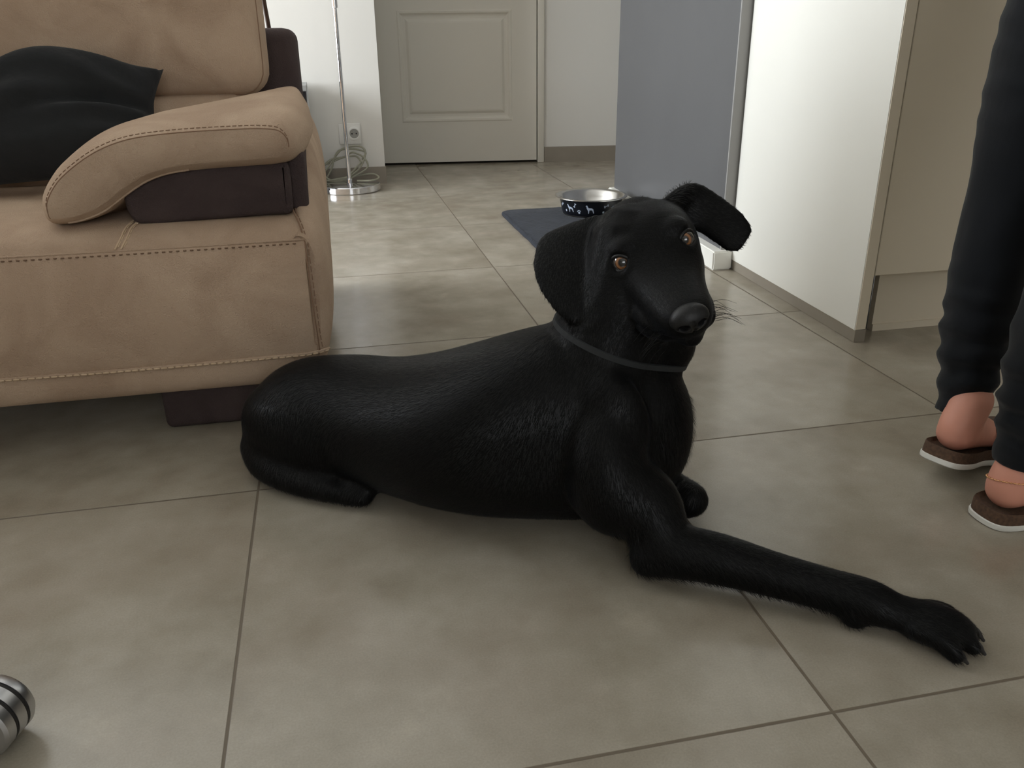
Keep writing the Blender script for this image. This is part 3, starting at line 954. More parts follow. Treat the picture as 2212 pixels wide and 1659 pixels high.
# ------------------------------------------------------------------ chrome rod end with black rings, bottom left
rod = thing('banded_metal_rod', 'silver rod end with black rings lying on floor at bottom left corner', 'metal rod', (-0.215, -0.455, 0))
ax = Vector((-0.30, -0.95, 0.02)).normalized()
q = ax.to_track_quat('Z', 'Y').to_matrix().to_4x4(); q.translation = Vector((-0.2120, -0.430, 0.0335))
RR = 0.0325
v, f = lathe_geo([(0, -0.002), (0.024, -0.002), (0.030, 0.001), (RR, 0.006), (RR, 0.0125), (RR - 0.003, 0.013), (RR - 0.003, 0.0165), (RR, 0.017), (RR, 0.029), (RR - 0.003, 0.0295), (RR - 0.003, 0.033), (RR, 0.0335), (RR, 0.044), (RR - 0.003, 0.047), (0.018, 0.047), (0.018, 0.044)], 64, q)
mesh('knob', v, f, M['satin'], rod, angle=35)
for z0 in (0.0126, 0.0292):
    v, f = lathe_geo([(RR - 0.004, z0), (RR - 0.0006, z0 + 0.0002), (RR - 0.0006, z0 + 0.0042), (RR - 0.004, z0 + 0.0044)], 64, q)
    mesh('black_ring', v, f, M['black_rubber'], rod)
v, f = lathe_geo([(0.0125, 0.0442), (0.0195, 0.0442), (0.0195, 0.0476), (0.0125, 0.0476)], 48, q)
mesh('black_ring', v, f, M['black_rubber'], rod)
v, f = lathe_geo([(0, 0.04), (0.014, 0.04), (0.0145, 0.05), (0.0145, 0.55), (0, 0.55)], 32, q)
mesh('shaft', v, f, M['satin'], rod, angle=35)
#PART2
# ------------------------------------------------------------------ the dog
c0 = Vector((0.20, 0.05, 0)); hd = Vector((math.cos(math.radians(-35)), math.sin(math.radians(-35)), 0)); lt = Vector((-hd.y, hd.x, 0))


def DG(s, l, z):
    """dog frame: s forward, l to its left (away from the camera), z up"""
    return c0 + hd * s + lt * l + Vector((0, 0, z))


def dring(s, l, zlo, zhi, a, n=32, e=2.2, tilt=0.0):
    out = []
    zc = (zlo + zhi) / 2; b = (zhi - zlo) / 2
    for k in range(n):
        t = 2 * PI * k / n; ct, st = math.cos(t), math.sin(t)
        x = a * math.copysign(abs(ct) ** (2 / e), ct); z = b * math.copysign(abs(st) ** (2 / e), st)
        out.append(DG(s + tilt * z, l + x, zc + z))
    return out


# head frame: X = the dog's left, Y = along the muzzle, Z = up out of the skull
HX = Vector((0.9354, -0.1345, 0.3270)); HY = Vector((-0.0544, -0.9686, -0.2426)); HZ = Vector((-0.3493, -0.2091, 0.9134))
HO = Vector((0.541, -0.197, 0.381))


def HD(x, y, z): return HO + HX * x + HY * y + HZ * z


def hring(y, w_, zt, zb, n=32, e=2.3, wt=1.0, wb=1.0):
    out = []
    zc = (zt + zb) / 2; b = (zt - zb) / 2
    for k in range(n):
        t = 2 * PI * k / n; ct, st = math.cos(t), math.sin(t)
        ww = w_ * (1 + (wt - 1) * max(0, st) + (wb - 1) * max(0, -st))
        out.append(HD(ww * math.copysign(abs(ct) ** (2 / e), ct), y, zc + b * math.copysign(abs(st) ** (2 / e), st)))
    return out


def hell(x, y, z, a, b, c): return ell_geo(HD(x, y, z), (HX * a, HY * b, HZ * c))


def dell(s, l, z, a, b, c, yaw=0.0, pitch=0.0):
    r = math.radians(yaw); p_ = math.radians(pitch)
    A = (hd * math.cos(r) + lt * math.sin(r)); B = (-hd * math.sin(r) + lt * math.cos(r)); Zv = Vector((0, 0, 1))
    A2 = A * math.cos(p_) + Zv * math.sin(p_); Z2 = -A * math.sin(p_) + Zv * math.cos(p_)
    return ell_geo(DG(s, l, z), (A2 * a, B * b, Z2 * c), 24, 14)


def limb(pts, rad, n=18, sub_=4):
    q = smooth_path([tuple(p) + (r[0], r[1]) for p, r in zip(pts, rad)], sub_)
    return tube_geo([v[:3] for v in q], [(max(v[3], .002), max(v[4], .002)) for v in q], n)


geos = []
# trunk
TR = [(-0.200, -0.034, 0.045, 0.105, 0.040), (-0.184, -0.036, 0.020, 0.136, 0.064), (-0.152, -0.038, 0.004, 0.160, 0.083), (-0.11, -0.036, 0.000, 0.173, 0.096),
      (-0.05, -0.028, 0.000, 0.178, 0.110), (0.02, -0.032, 0.000, 0.184, 0.120), (0.09, -0.038, 0.000, 0.202, 0.134), (0.16, -0.042, 0.000, 0.228, 0.146),
      (0.23, -0.040, 0.000, 0.256, 0.146), (0.30, -0.030, 0.000, 0.277, 0.132), (0.36, -0.020, 0.002, 0.272, 0.112), (0.415, -0.010, 0.010, 0.244, 0.090), (0.458, -0.008, 0.030, 0.200, 0.062)]
TRs = smooth_path(TR, 4)
geos.append(loft([dring(*t) for t in TRs]))
# withers and neck
geos.append(limb([DG(0.30, -0.01, 0.180), DG(0.350, -0.01, 0.215), (0.505, -0.160, 0.268), (0.522, -0.152, 0.320), (0.530, -0.140, 0.375)],
                 [(0.080, 0.080), (0.092, 0.090), (0.078, 0.080), (0.071, 0.072), (0.058, 0.060)]))
geos.append(dell(0.418, -0.008, 0.135, 0.070, 0.076, 0.110))
# shoulders
geos.append(dell(0.375, -0.090, 0.145, 0.070, 0.036, 0.105, 0, -18))
geos.append(dell(0.385, 0.078, 0.150, 0.060, 0.038, 0.095, 0, -18))
# near (right) foreleg: upper arm, elbow, forearm, wrist, paw
FS = Vector((-0.010, -0.034, 0))
geos.append(limb([DG(0.385, -0.085, 0.150), DG(0.405, -0.118, 0.105), (0.505, -0.308, 0.078), (0.514, -0.342, 0.048)], [(0.056, 0.066), (0.054, 0.064), (0.048, 0.052), (0.034, 0.038)]))
geos.append(limb([Vector(q_) + FS for q_ in [(0.503, -0.314, 0.032), (0.530, -0.320, 0.042), (0.575, -0.345, 0.044), (0.640, -0.388, 0.037), (0.690, -0.424, 0.033), (0.722, -0.450, 0.031), (0.748, -0.470, 0.026), (0.775, -0.488, 0.024)]],
                 [(0.024, 0.026), (0.033, 0.034), (0.0325, 0.0335), (0.0285, 0.0280), (0.0265, 0.0265), (0.0270, 0.0260), (0.0230, 0.0200), (0.0260, 0.0200)]))
fd_ = (Vector((0.80, -0.505, 0)) - Vector((0.722, -0.452, 0))).normalized(); sd_ = Vector((-fd_.y, fd_.x, 0))


def PW(a, b, z): return Vector((0.737, -0.5060, 0)) + fd_ * a + sd_ * b + Vector((0, 0, z))


geos.append(ell_geo(PW(0.035, 0, 0.022), (fd_ * 0.045, sd_ * 0.031, Vector((0, 0, 0.021)))))
for b, ln in ((-0.0275, 0.058), (-0.0095, 0.077), (0.0100, 0.078), (0.0280, 0.060)):
    sp_ = b * 0.25
    geos.append(limb([PW(0.015, b * 0.8, 0.024), PW(ln * 0.62, b, 0.0235), PW(ln * 0.86, b + sp_ * .5, 0.018), PW(ln, b + sp_, 0.0115)], [(0.009, 0.010), (0.0096, 0.0110), (0.0098, 0.0118), (0.0088, 0.0096)], n=14))
geos.append(ell_geo(Vector((0.692, -0.490, 0.012)), (fd_ * 0.016, sd_ * 0.010, Vector((0, 0, 0.012)))))
# far (left) foreleg, folded under the chest
geos.append(limb([DG(0.40, 0.080, 0.13), DG(0.38, 0.085, 0.06), DG(0.35, 0.088, 0.036)], [(0.045, 0.050), (0.036, 0.038), (0.028, 0.030)]))
geos.append(limb([DG(0.34, 0.088, 0.030), DG(0.42, 0.040, 0.034), DG(0.482, 0.006, 0.036), DG(0.494, 0.000, 0.034)], [(0.028, 0.028), (0.028, 0.028), (0.025, 0.026), (0.024, 0.027)]))
geos.append(limb([DG(0.486, 0.000, 0.024), DG(0.45, -0.008, 0.018), DG(0.40, -0.008, 0.016)], [(0.020, 0.020), (0.022, 0.016), (0.024, 0.015)]))
# near hind leg folded against the flank
geos.append(dell(-0.085, -0.094, 0.074, 0.118, 0.056, 0.074, -4, -6))
geos.append(dell(-0.130, -0.074, 0.078, 0.078, 0.062, 0.072, 0, 0))
geos.append(limb([DG(-0.175, -0.092, 0.038), DG(-0.135, -0.124, 0.030), DG(-0.07, -0.142, 0.024), DG(0.0, -0.142, 0.020), DG(0.045, -0.138, 0.018)],
                 [(0.034, 0.034), (0.032, 0.029), (0.026, 0.023), (0.022, 0.018), (0.020, 0.016)]))
geos.append(limb([DG(-0.06, -0.090, 0.10), DG(0.0, -0.104, 0.070), DG(0.035, -0.108, 0.040)], [(0.040, 0.045), (0.034, 0.036), (0.026, 0.028)]))
# far hind leg (mirrored, resting)
geos.append(dell(-0.060, 0.050, 0.072, 0.110, 0.048, 0.066, 6, -6))
geos.append(limb([DG(-0.13, 0.050, 0.035), DG(-0.04, 0.095, 0.024), DG(0.06, 0.100, 0.020)], [(0.030, 0.030), (0.024, 0.022), (0.020, 0.018)]))
# tail lying behind, curled round on the far side
geos.append(limb([DG(-0.16, -0.02, 0.09), DG(-0.20, 0.01, 0.045), DG(-0.185, 0.05, 0.022), DG(-0.12, 0.105, 0.018), DG(-0.02, 0.15, 0.014), DG(0.06, 0.16, 0.011)],
                 [(0.032, 0.032), (0.024, 0.024), (0.018, 0.018), (0.015, 0.015), (0.012, 0.012), (0.007, 0.007)]))
# head
HR = [(-0.138, 0.036, -0.004, -0.050), (-0.120, 0.054, 0.012, -0.066), (-0.090, 0.065, 0.027, -0.078), (-0.060, 0.068, 0.036, -0.084), (-0.030, 0.066, 0.038, -0.084),
      (-0.008, 0.061, 0.030, -0.082), (0.010, 0.057, 0.018, -0.077), (0.028, 0.051, 0.008, -0.073), (0.050, 0.0450, 0.000, -0.069), (0.075, 0.0405, -0.003, -0.064),
      (0.098, 0.0365, -0.004, -0.059), (0.115, 0.032, -0.005, -0.053), (0.128, 0.026, -0.009, -0.047), (0.137, 0.016, -0.016, -0.040)]
geos.append(loft([hring(*t) for t in smooth_path(HR, 3)]))
for sx in (-1, 1):
    geos.append(hell(sx * 0.029, -0.014, 0.018, 0.024, 0.020, 0.0125))          # brow
    geos.append(hell(sx * (0.044 if sx < 0 else 0.037), -0.022, -0.038, 0.026, 0.048, 0.038))         # cheek
    geos.append(hell(sx * 0.026, 0.068, -0.046, 0.0175, 0.046, 0.022))          # flews
geos.append(hell(-0.032, 0.052, -0.050, 0.022, 0.046, 0.024))                   # the lower lip hangs on the side the head is tilted to
geos.append(hell(-0.052, -0.005, -0.045, 0.022, 0.045, 0.034))
geos.append(limb([(0.566, -0.182, 0.252), (0.560, -0.190, 0.275), (0.548, -0.185, 0.310)], [(0.046, 0.046), (0.042, 0.042), (0.045, 0.045)]))   # loose throat skin
geos.append(hell(0, 0.082, -0.057, 0.022, 0.052, 0.015))                        # chin
geos.append(hell(0, -0.085, 0.010, 0.040, 0.040, 0.020))                        # occiput


# ears: flat lofts
def ear(pts):
    """pts: (centre, half width vector, half thickness)"""
    nn = 16; rings = []
    q = smooth_path([tuple(c) + tuple(wv) + (th,) for c, wv, th in pts], 4)
    P = [Vector(v[:3]) for v in q]
    for i, v in enumerate(q):
        t = (P[min(i + 1, len(P) - 1)] - P[max(i - 1, 0)]).normalized()
        wv = Vector(v[3:6]); th = v[6]; nv = t.cross(wv).normalized()
        rings.append([P[i] + wv * math.cos(2 * PI * k / nn) + nv * (th * math.sin(2 * PI * k / nn)) for k in range(nn)])
    return loft(rings)


#EARS
UP_ = Vector((0.614, 0.197, 0.759))
E_R = [((0.500, -0.112, 0.407), (0.018, -0.020, 0.006), 0.012), ((0.482, -0.108, 0.3985), (0.030, -0.024, 0.004), 0.011),
       ((0.4560, -0.116, 0.3815), (0.040, -0.024, -0.002), 0.0085), ((0.4380, -0.144, 0.3544), (0.038, -0.020, -0.004), 0.0070),
       ((0.4325, -0.1685, 0.328), (0.030, -0.015, -0.004), 0.0065), ((0.4350, -0.1895, 0.3063), (0.018, -0.009, -0.003), 0.0055), ((0.4355, -0.1937, 0.2975), (0.007, -0.004, 0.0), 0.004)]
E_L = [((0.5677, -0.1363, 0.4046), tuple(UP_ * 0.026), 0.014), ((0.5914, -0.118, 0.4203), tuple(UP_ * 0.036), 0.014), ((0.6185, -0.1053, 0.4210), tuple(UP_ * 0.036), 0.012),
       ((0.6464, -0.1183, 0.4109), tuple(UP_ * 0.030), 0.009), ((0.6631, -0.1383, 0.3984), tuple(UP_ * 0.0285), 0.008), ((0.6755, -0.1508, 0.3869), tuple(UP_ * 0.0265), 0.007), ((0.6850, -0.1602, 0.3795), tuple(UP_ * 0.017), 0.006)]
geos.append(ear(E_R)); geos.append(ear(E_L))

DM = union_remesh(geos, 0.0034, 5, 0.5)
nv_ = len(DM.vertices)
co = np.empty(nv_ * 3); DM.vertices.foreach_get('co', co); co = co.reshape(-1, 3)


def hl(p):      # world -> head frame (array)
    d = p - np.array(HO); return np.stack([d @ np.array(HX), d @ np.array(HY), d @ np.array(HZ)], 1)


# long soft smoothing of the trunk and shoulders, light on head and paws
ne = len(DM.edges); ed = np.empty(ne * 2, int); DM.edges.foreach_get('vertices', ed); ed = ed.reshape(-1, 2)
deg = np.bincount(ed.ravel(), minlength=nv_).astype(float)
hh0 = hl(co)
dh = np.linalg.norm(co - np.array(HD(0, -0.02, -0.01)), axis=1)
wsm = np.clip((dh - 0.12) / 0.05, 0, 1)
wsm *= np.clip((np.linalg.norm(co - np.array(PW(0.04, 0, 0.02)), axis=1) - 0.06) / 0.06, 0, 1)
for e_ in (E_R, E_L):
    for c_, w_, t_ in e_: wsm *= np.clip((np.linalg.norm(co - np.array(c_), axis=1) - 0.035) / 0.02, 0, 1)
for it in range(70):
    acc = np.zeros_like(co)
    for ax_ in range(3):
        acc[:, ax_] = np.bincount(ed[:, 0], co[ed[:, 1], ax_], nv_) + np.bincount(ed[:, 1], co[ed[:, 0], ax_], nv_)
    lap = acc / deg[:, None] - co
    co += lap * (wsm * (0.6 if it % 2 == 0 or it > 50 else -0.45))[:, None]
# eye sockets pressed into the face, mouth line, muscle hollows
EYE = [(-0.0445, 0.004, 0.006), (0.0445, 0.004, 0.006)]; ER = 0.0128
h = hl(co)
for ex, ey, ez in EYE:
    c = np.array((ex, ey, ez)); d = h - c; r = np.linalg.norm(d, axis=1)
    k = r < 0.030
    # a lid ridge round the eye, hollow inside it
    rr_ = r[k]
    out = np.array((np.sign(ex) * 0.55, 0.65, 0.50)); out /= np.linalg.norm(out)
    rad = np.linalg.norm(d[k] - np.outer(d[k] @ out, out), axis=1)
    press = -0.0075 * np.exp(-(rad / 0.0085) ** 4) + 0.0014 * np.exp(-((rad - 0.0145) / 0.004) ** 2)
    h[k] += np.outer(press, out)
mz = (h[:, 1] > 0.03) & (np.abs(h[:, 0]) > 0.012)
ml = -0.047 - 0.004 * np.cos((h[:, 1] - 0.03) * 30)
gr = np.exp(-((h[:, 2] - ml) / 0.0028) ** 2) * mz
h[:, 0] -= np.sign(h[:, 0]) * gr * 0.0025
co = np.array(HO) + h @ np.array([list(HX), list(HY), list(HZ)])
# belly and feet rest on the floor
co[:, 2] = np.where(co[:, 2] < 0.0015, 0.0015 + (co[:, 2] - 0.0015) * 0.02, co[:, 2])
DM.vertices.foreach_set('co', co.ravel()); DM.update()
DM.name = 'body'


def fur_material(name, base, rough=0.5):
    m = bpy.data.materials.new(name); m.use_nodes = True
    nt = m.node_tree; L = nt.links; p = nt.nodes['Principled BSDF']
    p.inputs['Base Color'].default_value = base
    p.inputs['Roughness'].default_value = rough; p.inputs['Specular IOR Level'].default_value = 0.12
    tc = nt.nodes.new('ShaderNodeTexCoord')
    mp = nt.nodes.new('ShaderNodeMapping'); mp.inputs['Rotation'].default_value = (0, 0, math.radians(35)); mp.inputs['Scale'].default_value = (90, 520, 420)
    L.new(tc.outputs['Object'], mp.inputs['Vector'])
    n = nt.nodes.new('ShaderNodeTexNoise'); n.inputs['Scale'].default_value = 1.0; n.inputs['Detail'].default_value = 3
    L.new(mp.outputs[0], n.inputs['Vector'])
    b = nt.nodes.new('ShaderNodeBump'); b.inputs['Strength'].default_value = 0.5; b.inputs['Distance'].default_value = 0.0010
    L.new(n.outputs['Fac'], b.inputs['Height']); L.new(b.outputs['Normal'], p.inputs['Normal'])
    p.inputs['Sheen Weight'].default_value = 0.05; p.inputs['Sheen Roughness'].default_value = 0.4
    p.inputs['Sheen Tint'].default_value = (0.6, 0.65, 0.75, 1)
    return m


M['coat'] = fur_material('black_short_coat', rgb(8, 8, 8), 0.58)
M['hairs'] = mat('black_hairs', rgb(10, 10, 10), 0.42, spec=0.22)
M['nose'] = mat('black_nose_leather', rgb(16, 16, 17), 0.48, spec=0.4, bump=(600, 0.35, 0.0006))
M['iris'] = None
dog = thing('dog', 'black short-haired dog lying on the tiled floor, head turned to the viewer', 'dog', (0.25, 0.02, 0))
body_d = link('body', DM, M['coat'], dog)


def iris_material(name, bright):
    m = bpy.data.materials.new(name); m.use_nodes = True
    nt = m.node_tree; L = nt.links; p = nt.nodes['Principled BSDF']
    tc = nt.nodes.new('ShaderNodeTexCoord')
    # the eyeball mesh stores its axis angle in a UV-free attribute: distance from the gaze axis
    at = nt.nodes.new('ShaderNodeAttribute'); at.attribute_name = 'gaze'
    r = nt.nodes.new('ShaderNodeValToRGB'); e = r.color_ramp.elements; r.color_ramp.interpolation = 'LINEAR'
    e[0].position = 0.0; e[0].color = rgb(6, 6, 7)
    e[1].position = 1.0; e[1].color = rgb(70, 66, 62)
    for pos, col in ((0.38, (6, 6, 7)), (0.43, bright[0]), (0.55, bright[1]), (0.70, bright[0]), (0.76, (30, 20, 12)), (0.84, (96, 94, 92)), (0.9, (60, 55, 52))):
        x = e.new(pos); x.color = rgb(*col)
    L.new(at.outputs['Fac'], r.inputs['Fac']); L.new(r.outputs['Color'], p.inputs['Base Color'])
    p.inputs['Roughness'].default_value = 0.06; p.inputs['Coat Weight'].default_value = 1.0; p.inputs['Coat Roughness'].default_value = 0.02
    return m


iris = [iris_material('amber_iris', ((104, 64, 32), (140, 92, 50))), iris_material('amber_iris_shaded', ((196, 120, 52), (232, 158, 84)))]
for i, (ex, ey, ez) in enumerate(EYE):
    ctr = HD(ex, ey, ez) ; gaze = (CAM + Vector((0, 0, 0)) - ctr).normalized()
    outd = (HX * (0.5 * (1 if ex > 0 else -1)) + HY * 0.65 + HZ * 0.45).normalized()
    ctr = ctr - outd * 0.0066
    q = gaze.to_track_quat('Z', 'Y').to_matrix()
    V, F = ell_geo(ctr, (q @ Vector((ER, 0, 0)), q @ Vector((0, ER, 0)), q @ Vector((0, 0, ER))), 40, 40)
    eye = mesh('eye', V, F, iris[0], dog)
    att = eye.data.attributes.new('gaze', 'FLOAT', 'POINT')
    for k, vtx in enumerate(eye.data.vertices):
        d = (vtx.co - ctr).normalized(); ang = math.acos(max(-1, min(1, d.dot(gaze))))
        att.data[k].value = min(1.0, ang / 1.05)
    eye['label'] = 'amber eye'
    # lids
    lid = []
    ux = HX * (0.86) + HY * (-0.32 * (1 if ex > 0 else -1)); ux = (ux - outd * ux.dot(outd)).normalized(); uz = outd.cross(ux)
    if uz.dot(HZ) < 0: uz = -uz
    for k in range(28):
        a = 2 * PI * k / 28
        px_ = 0.0128 * math.cos(a); pz_ = 0.0098 * math.sin(a)
        dep = math.sqrt(max(0, (ER + 0.0006) ** 2 - px_ ** 2 - pz_ ** 2)) if px_ ** 2 + pz_ ** 2 < ER ** 2 else 0.001
        lid.append(ctr + ux * px_ + uz * pz_ + outd * dep)
    lid.append(lid[0])
    v, f = tube_geo(lid, 0.0026, 8, round_ends=False, up=tuple(outd))
    mesh('eyelid', v, f, M['nose'], dog)

# nose leather with nostrils
V, F = ell_geo(HD(0, 0.129, -0.0165), (HX * 0.0235, HY * 0.0165, HZ * 0.0170), 96, 64)
V = [v for v in V]
for i, v in enumerate(V):
    p = hl(np.array([v]))[0]
    for sx in (-1, 1):
        d = math.hypot((p[0] - sx * 0.0108) / 0.0056, (p[2] + 0.0195) / 0.0042)
        if p[1] > 0.13 and d < 1.5: V[i] = V[i] - HY * 0.013 * math.exp(-d ** 4)
        d2 = math.hypot((p[0] - sx * 0.0185) / 0.006, (p[2] + 0.0225) / 0.002)
        if p[1] > 0.122 and d2 < 2: V[i] = V[i] - (HY * 0.5 + HX * sx * 0.5) * 0.004 * math.exp(-d2 ** 2)
    if abs(p[0]) < 0.0016 and p[1] > 0.13 and p[2] < -0.012: V[i] = V[i] - HY * 0.0018
nose = mesh('nose', V, F, M['nose'], dog); nose['label'] = 'black leathery nose'

# claws on the stretched paw
M['claw'] = mat('grey_horn', rgb(40, 38, 38), 0.35)
for b, ln in ((-0.0275, 0.058), (-0.0095, 0.077), (0.0100, 0.078), (0.0280, 0.060)):
    bb = b * 1.25
    v, f = limb([PW(ln + 0.003, bb, 0.016), PW(ln + 0.007, bb * 1.0, 0.0120), PW(ln + 0.012, bb * 1.0, 0.006)], [(0.0034, 0.0042), (0.0028, 0.0034), (0.0008, 0.001)], 10)
    mesh('claw', v, f, M['claw'], dog)

# thin collar
cc = []
#COLLAR
c1_, c2_, c3_ = Vector((0.4621, -0.1378, 0.2743)), Vector((0.4845, -0.2377, 0.2592)), Vector((0.5827, -0.2166, 0.2278))
CN = (c2_ - c1_).cross(c3_ - c1_).normalized(); CO = (c1_ + c3_) * 0.5 + (((c1_ + c3_) * 0.5) - c2_) * 0.15
CX = CN.cross(Vector((0, 0, 1))).normalized(); CY = CX.cross(CN)
from mathutils.bvhtree import BVHTree
bvh = BVHTree.FromPolygons([v.co.copy() for v in DM.vertices], [tuple(p.vertices) for p in DM.polygons])
for k in range(64):
    a = 2 * PI * k / 64; d = CX * math.cos(a) + CY * math.sin(a)
    hit = bvh.ray_cast(CO, d)
    r_ = min((hit[0] - CO).length if hit[0] else 0.08, 0.11)
    cc.append(r_)
cc = [sum(cc[(k + j) % 64] for j in range(-4, 5)) / 9 for k in range(64)]
rings = []
for off, wd in ((0, 0),):
    for (rr_, hh_) in ((0.0, -0.0042), (0.0035, -0.0036), (0.0035, 0.0036), (0.0, 0.0042)):
        rings.append([CO + (CX * math.cos(2 * PI * k / 64) + CY * math.sin(2 * PI * k / 64)) * (cc[k] + rr_) + CN * hh_ for k in range(64)])
rings.append(rings[0])
v, f = loft(rings, cap=False)
M['collar'] = mat('dark_grey_webbing', rgb(30, 33, 35), 0.7, bump=(900, 0.4, 0.0004))
col_ = mesh('collar', v, f, M['collar'], dog, smooth=False); col_['label'] = 'thin dark grey collar'

# whiskers
geos = []
random.seed(3)
for sx in (-1, 1):
    for k in range(14):
        y = 0.085 + 0.04 * random.random(); z = -0.030 - 0.026 * random.random()
        p = HD(sx * 0.030, y, z)
        d = (HX * sx * (0.8 + 0.3 * random.random()) + HY * (0.25 + 0.3 * random.random()) + HZ * (-0.35 + 0.7 * random.random())).normalized()
        l = 0.020 + 0.022 * random.random()
        pts = [p, p + d * l * 0.5, p + d * l + Vector((0, 0, -0.30 * l))]
        q = smooth_path(pts, 3)
        geos.append(tube_geo(q, [0.00030, 0.00028, 0.00026, 0.00024, 0.0002, 0.00016, 0.0001][:len(q)], 4, round_ends=False))
for k in range(16):
    p = HD(-0.022 + 0.044 * random.random(), 0.05 + 0.08 * random.random(), -0.060)
    d = (HZ * -1 + HY * 0.4 * random.random() + HX * (random.random() - .5)).normalized(); l = 0.004 + 0.008 * random.random()
    geos.append(tube_geo([p, p + d * l], [0.0003, 0.0001], 4, round_ends=False))
v, f = merge(geos)
wk = mesh('whiskers', v, f, M['hairs'], dog); wk['kind'] = 'stuff'

# the coat: short hairs lying along the body, longer at nape, chest and back of the legs
SEG = [(DG(0.36, 0, .15), DG(-0.25, 0, .10)), (DG(0.36, 0, .2), DG(0.30, 0, .22)), (Vector((.535, -.15, .36)), DG(0.38, 0, .2)), (HD(0, .13, -.03), HD(0, -.02, 0)), (HD(0, -.02, 0), HD(0, -.12, 0)),
       (DG(.41, -.09, .12), Vector((.52, -.30, .06))), (Vector((.52, -.32, .04)), Vector((.72, -.45, .03))), (Vector((.72, -.45, .03)), Vector((.84, -.53, .02))),
       (DG(-.15, -.08, .08), DG(-.10, -.11, .02)), (Vector((.49, -.11, .41)), Vector((.443, -.19, .30))), (Vector((.59, -.11, .424)), Vector((.68, -.14, .37))), (DG(.45, 0, .2), DG(.46, 0, .05))]
tri_n = len(DM.polygons)
DM.calc_loop_triangles()
lt_ = np.array([t.vertices for t in DM.loop_triangles])
A_, B_, C_ = co[lt_[:, 0]], co[lt_[:, 1]], co[lt_[:, 2]]
nrm_ = np.cross(B_ - A_, C_ - A_); ar = np.linalg.norm(nrm_, axis=1) / 2; nrm_ = nrm_ / (2 * ar[:, None] + 1e-12)
NH = 120000
pick = rng.choice(len(ar), NH, p=ar / ar.sum())
u_, v_ = rng.random(NH), rng.random(NH); fl = u_ + v_ > 1; u_[fl] = 1 - u_[fl]; v_[fl] = 1 - v_[fl]
P0 = A_[pick] + (B_ - A_)[pick] * u_[:, None] + (C_ - A_)[pick] * v_[:, None]; Nn = nrm_[pick]
best = np.full(NH, 1e9); flow = np.zeros((NH, 3)); bi = np.zeros(NH, int)
for i, (a, b) in enumerate(SEG):
    a = np.array(a); b = np.array(b); ab = b - a; L2 = ab @ ab
    t = np.clip((P0 - a) @ ab / L2, 0, 1); d = np.linalg.norm(P0 - (a + t[:, None] * ab), axis=1)
    k = d < best; best[k] = d[k]; bi[k] = i
    flow += (ab / math.sqrt(L2)) / (d[:, None] + 0.004) ** 4
flow /= np.linalg.norm(flow, axis=1)[:, None] + 1e-9
fc_ = ~((hl(P0)[:, 1] > -0.1) & (hl(P0)[:, 1] < 0.2) & (np.abs(hl(P0)[:, 2]) < 0.11))
flow += fc_[:, None] * (np.array(-hd) * 0.45 + np.array((0, 0, -0.35)))
flow += rng.normal(0, 0.13, (NH, 3))
flow -= Nn * np.sum(flow * Nn, axis=1)[:, None]; flow /= np.linalg.norm(flow, axis=1)[:, None] + 1e-9
ln_ = rng.uniform(0.006, 0.011, NH); lift = rng.uniform(0.05, 0.17, NH)
H_ = hl(P0)
facek = (H_[:, 1] > -0.05) & (H_[:, 1] < 0.2) & (np.abs(H_[:, 0]) < 0.09) & (np.abs(H_[:, 2]) < 0.11)
ln_[facek] *= 0.5; lift[facek] *= 0.5
for ee in (E_R, E_L):
    for c_, w_, t_ in ee[2:]:
        k_ = np.linalg.norm(P0 - np.array(c_), axis=1) < 0.04
        ln_[k_] = np.minimum(ln_[k_], 0.0055); lift[k_] = np.minimum(lift[k_], 0.2)
keep = np.ones(NH, bool)
for e in EYE: keep &= np.linalg.norm(H_ - np.array(e), axis=1) > 0.0165
keep &= ~((H_[:, 1] > 0.118) & (H_[:, 2] > -0.032) & (np.abs(H_[:, 0]) < 0.024))
tuft = (np.linalg.norm(P0 - np.array(DG(0.325, 0.0, 0.262)), axis=1) < 0.035)
ln_[tuft] *= 2.0; lift[tuft] = rng.uniform(0.3, 0.8, tuft.sum())
chest = (np.linalg.norm(P0 - np.array(DG(0.47, -0.02, 0.15)), axis=1) < 0.05)
ln_[chest] *= 1.5; lift[chest] = rng.uniform(0.15, 0.5, chest.sum())
eb = (np.linalg.norm(P0 - np.array(Vector((0.602, -0.112, 0.455))), axis=1) < 0.030)
ln_[eb] *= 1.5; lift[eb] = rng.uniform(0.3, 0.8, eb.sum())
under = (bi == 6) & (Nn[:, 2] < 0.1)
ln_[under] *= 1.3; lift[under] = rng.uniform(0.2, 0.6, under.sum())
keep &= P0[:, 2] > 0.003
keep_ = keep; P0, Nn, flow, ln_, lift = P0[keep], Nn[keep], flow[keep], ln_[keep], lift[keep]
n_h = len(P0)
sdv = np.cross(flow, Nn); wd = np.where(facek[keep_], 0.00019, 0.00027)[:, None]
tip = P0 + (flow * np.cos(lift)[:, None] + Nn * np.sin(lift)[:, None]) * ln_[:, None]
mid = P0 + (flow * np.cos(lift)[:, None] + Nn * (np.sin(lift) * 1.25)[:, None]) * ln_[:, None] * 0.5
tip[:, 2] = np.maximum(tip[:, 2], 0.0012); mid[:, 2] = np.maximum(mid[:, 2], 0.0012)
VV = np.concatenate([P0 - sdv * wd, P0 + sdv * wd, mid + sdv * wd * .8, mid - sdv * wd * .8, tip], 0)
i0 = np.arange(n_h)
fq = np.stack([i0, i0 + n_h, i0 + 2 * n_h, i0 + 3 * n_h], 1); ft = np.stack([i0 + 3 * n_h, i0 + 2 * n_h, i0 + 4 * n_h], 1)
me = bpy.data.meshes.new('fur')
me.vertices.add(len(VV)); me.vertices.foreach_set('co', VV.ravel())
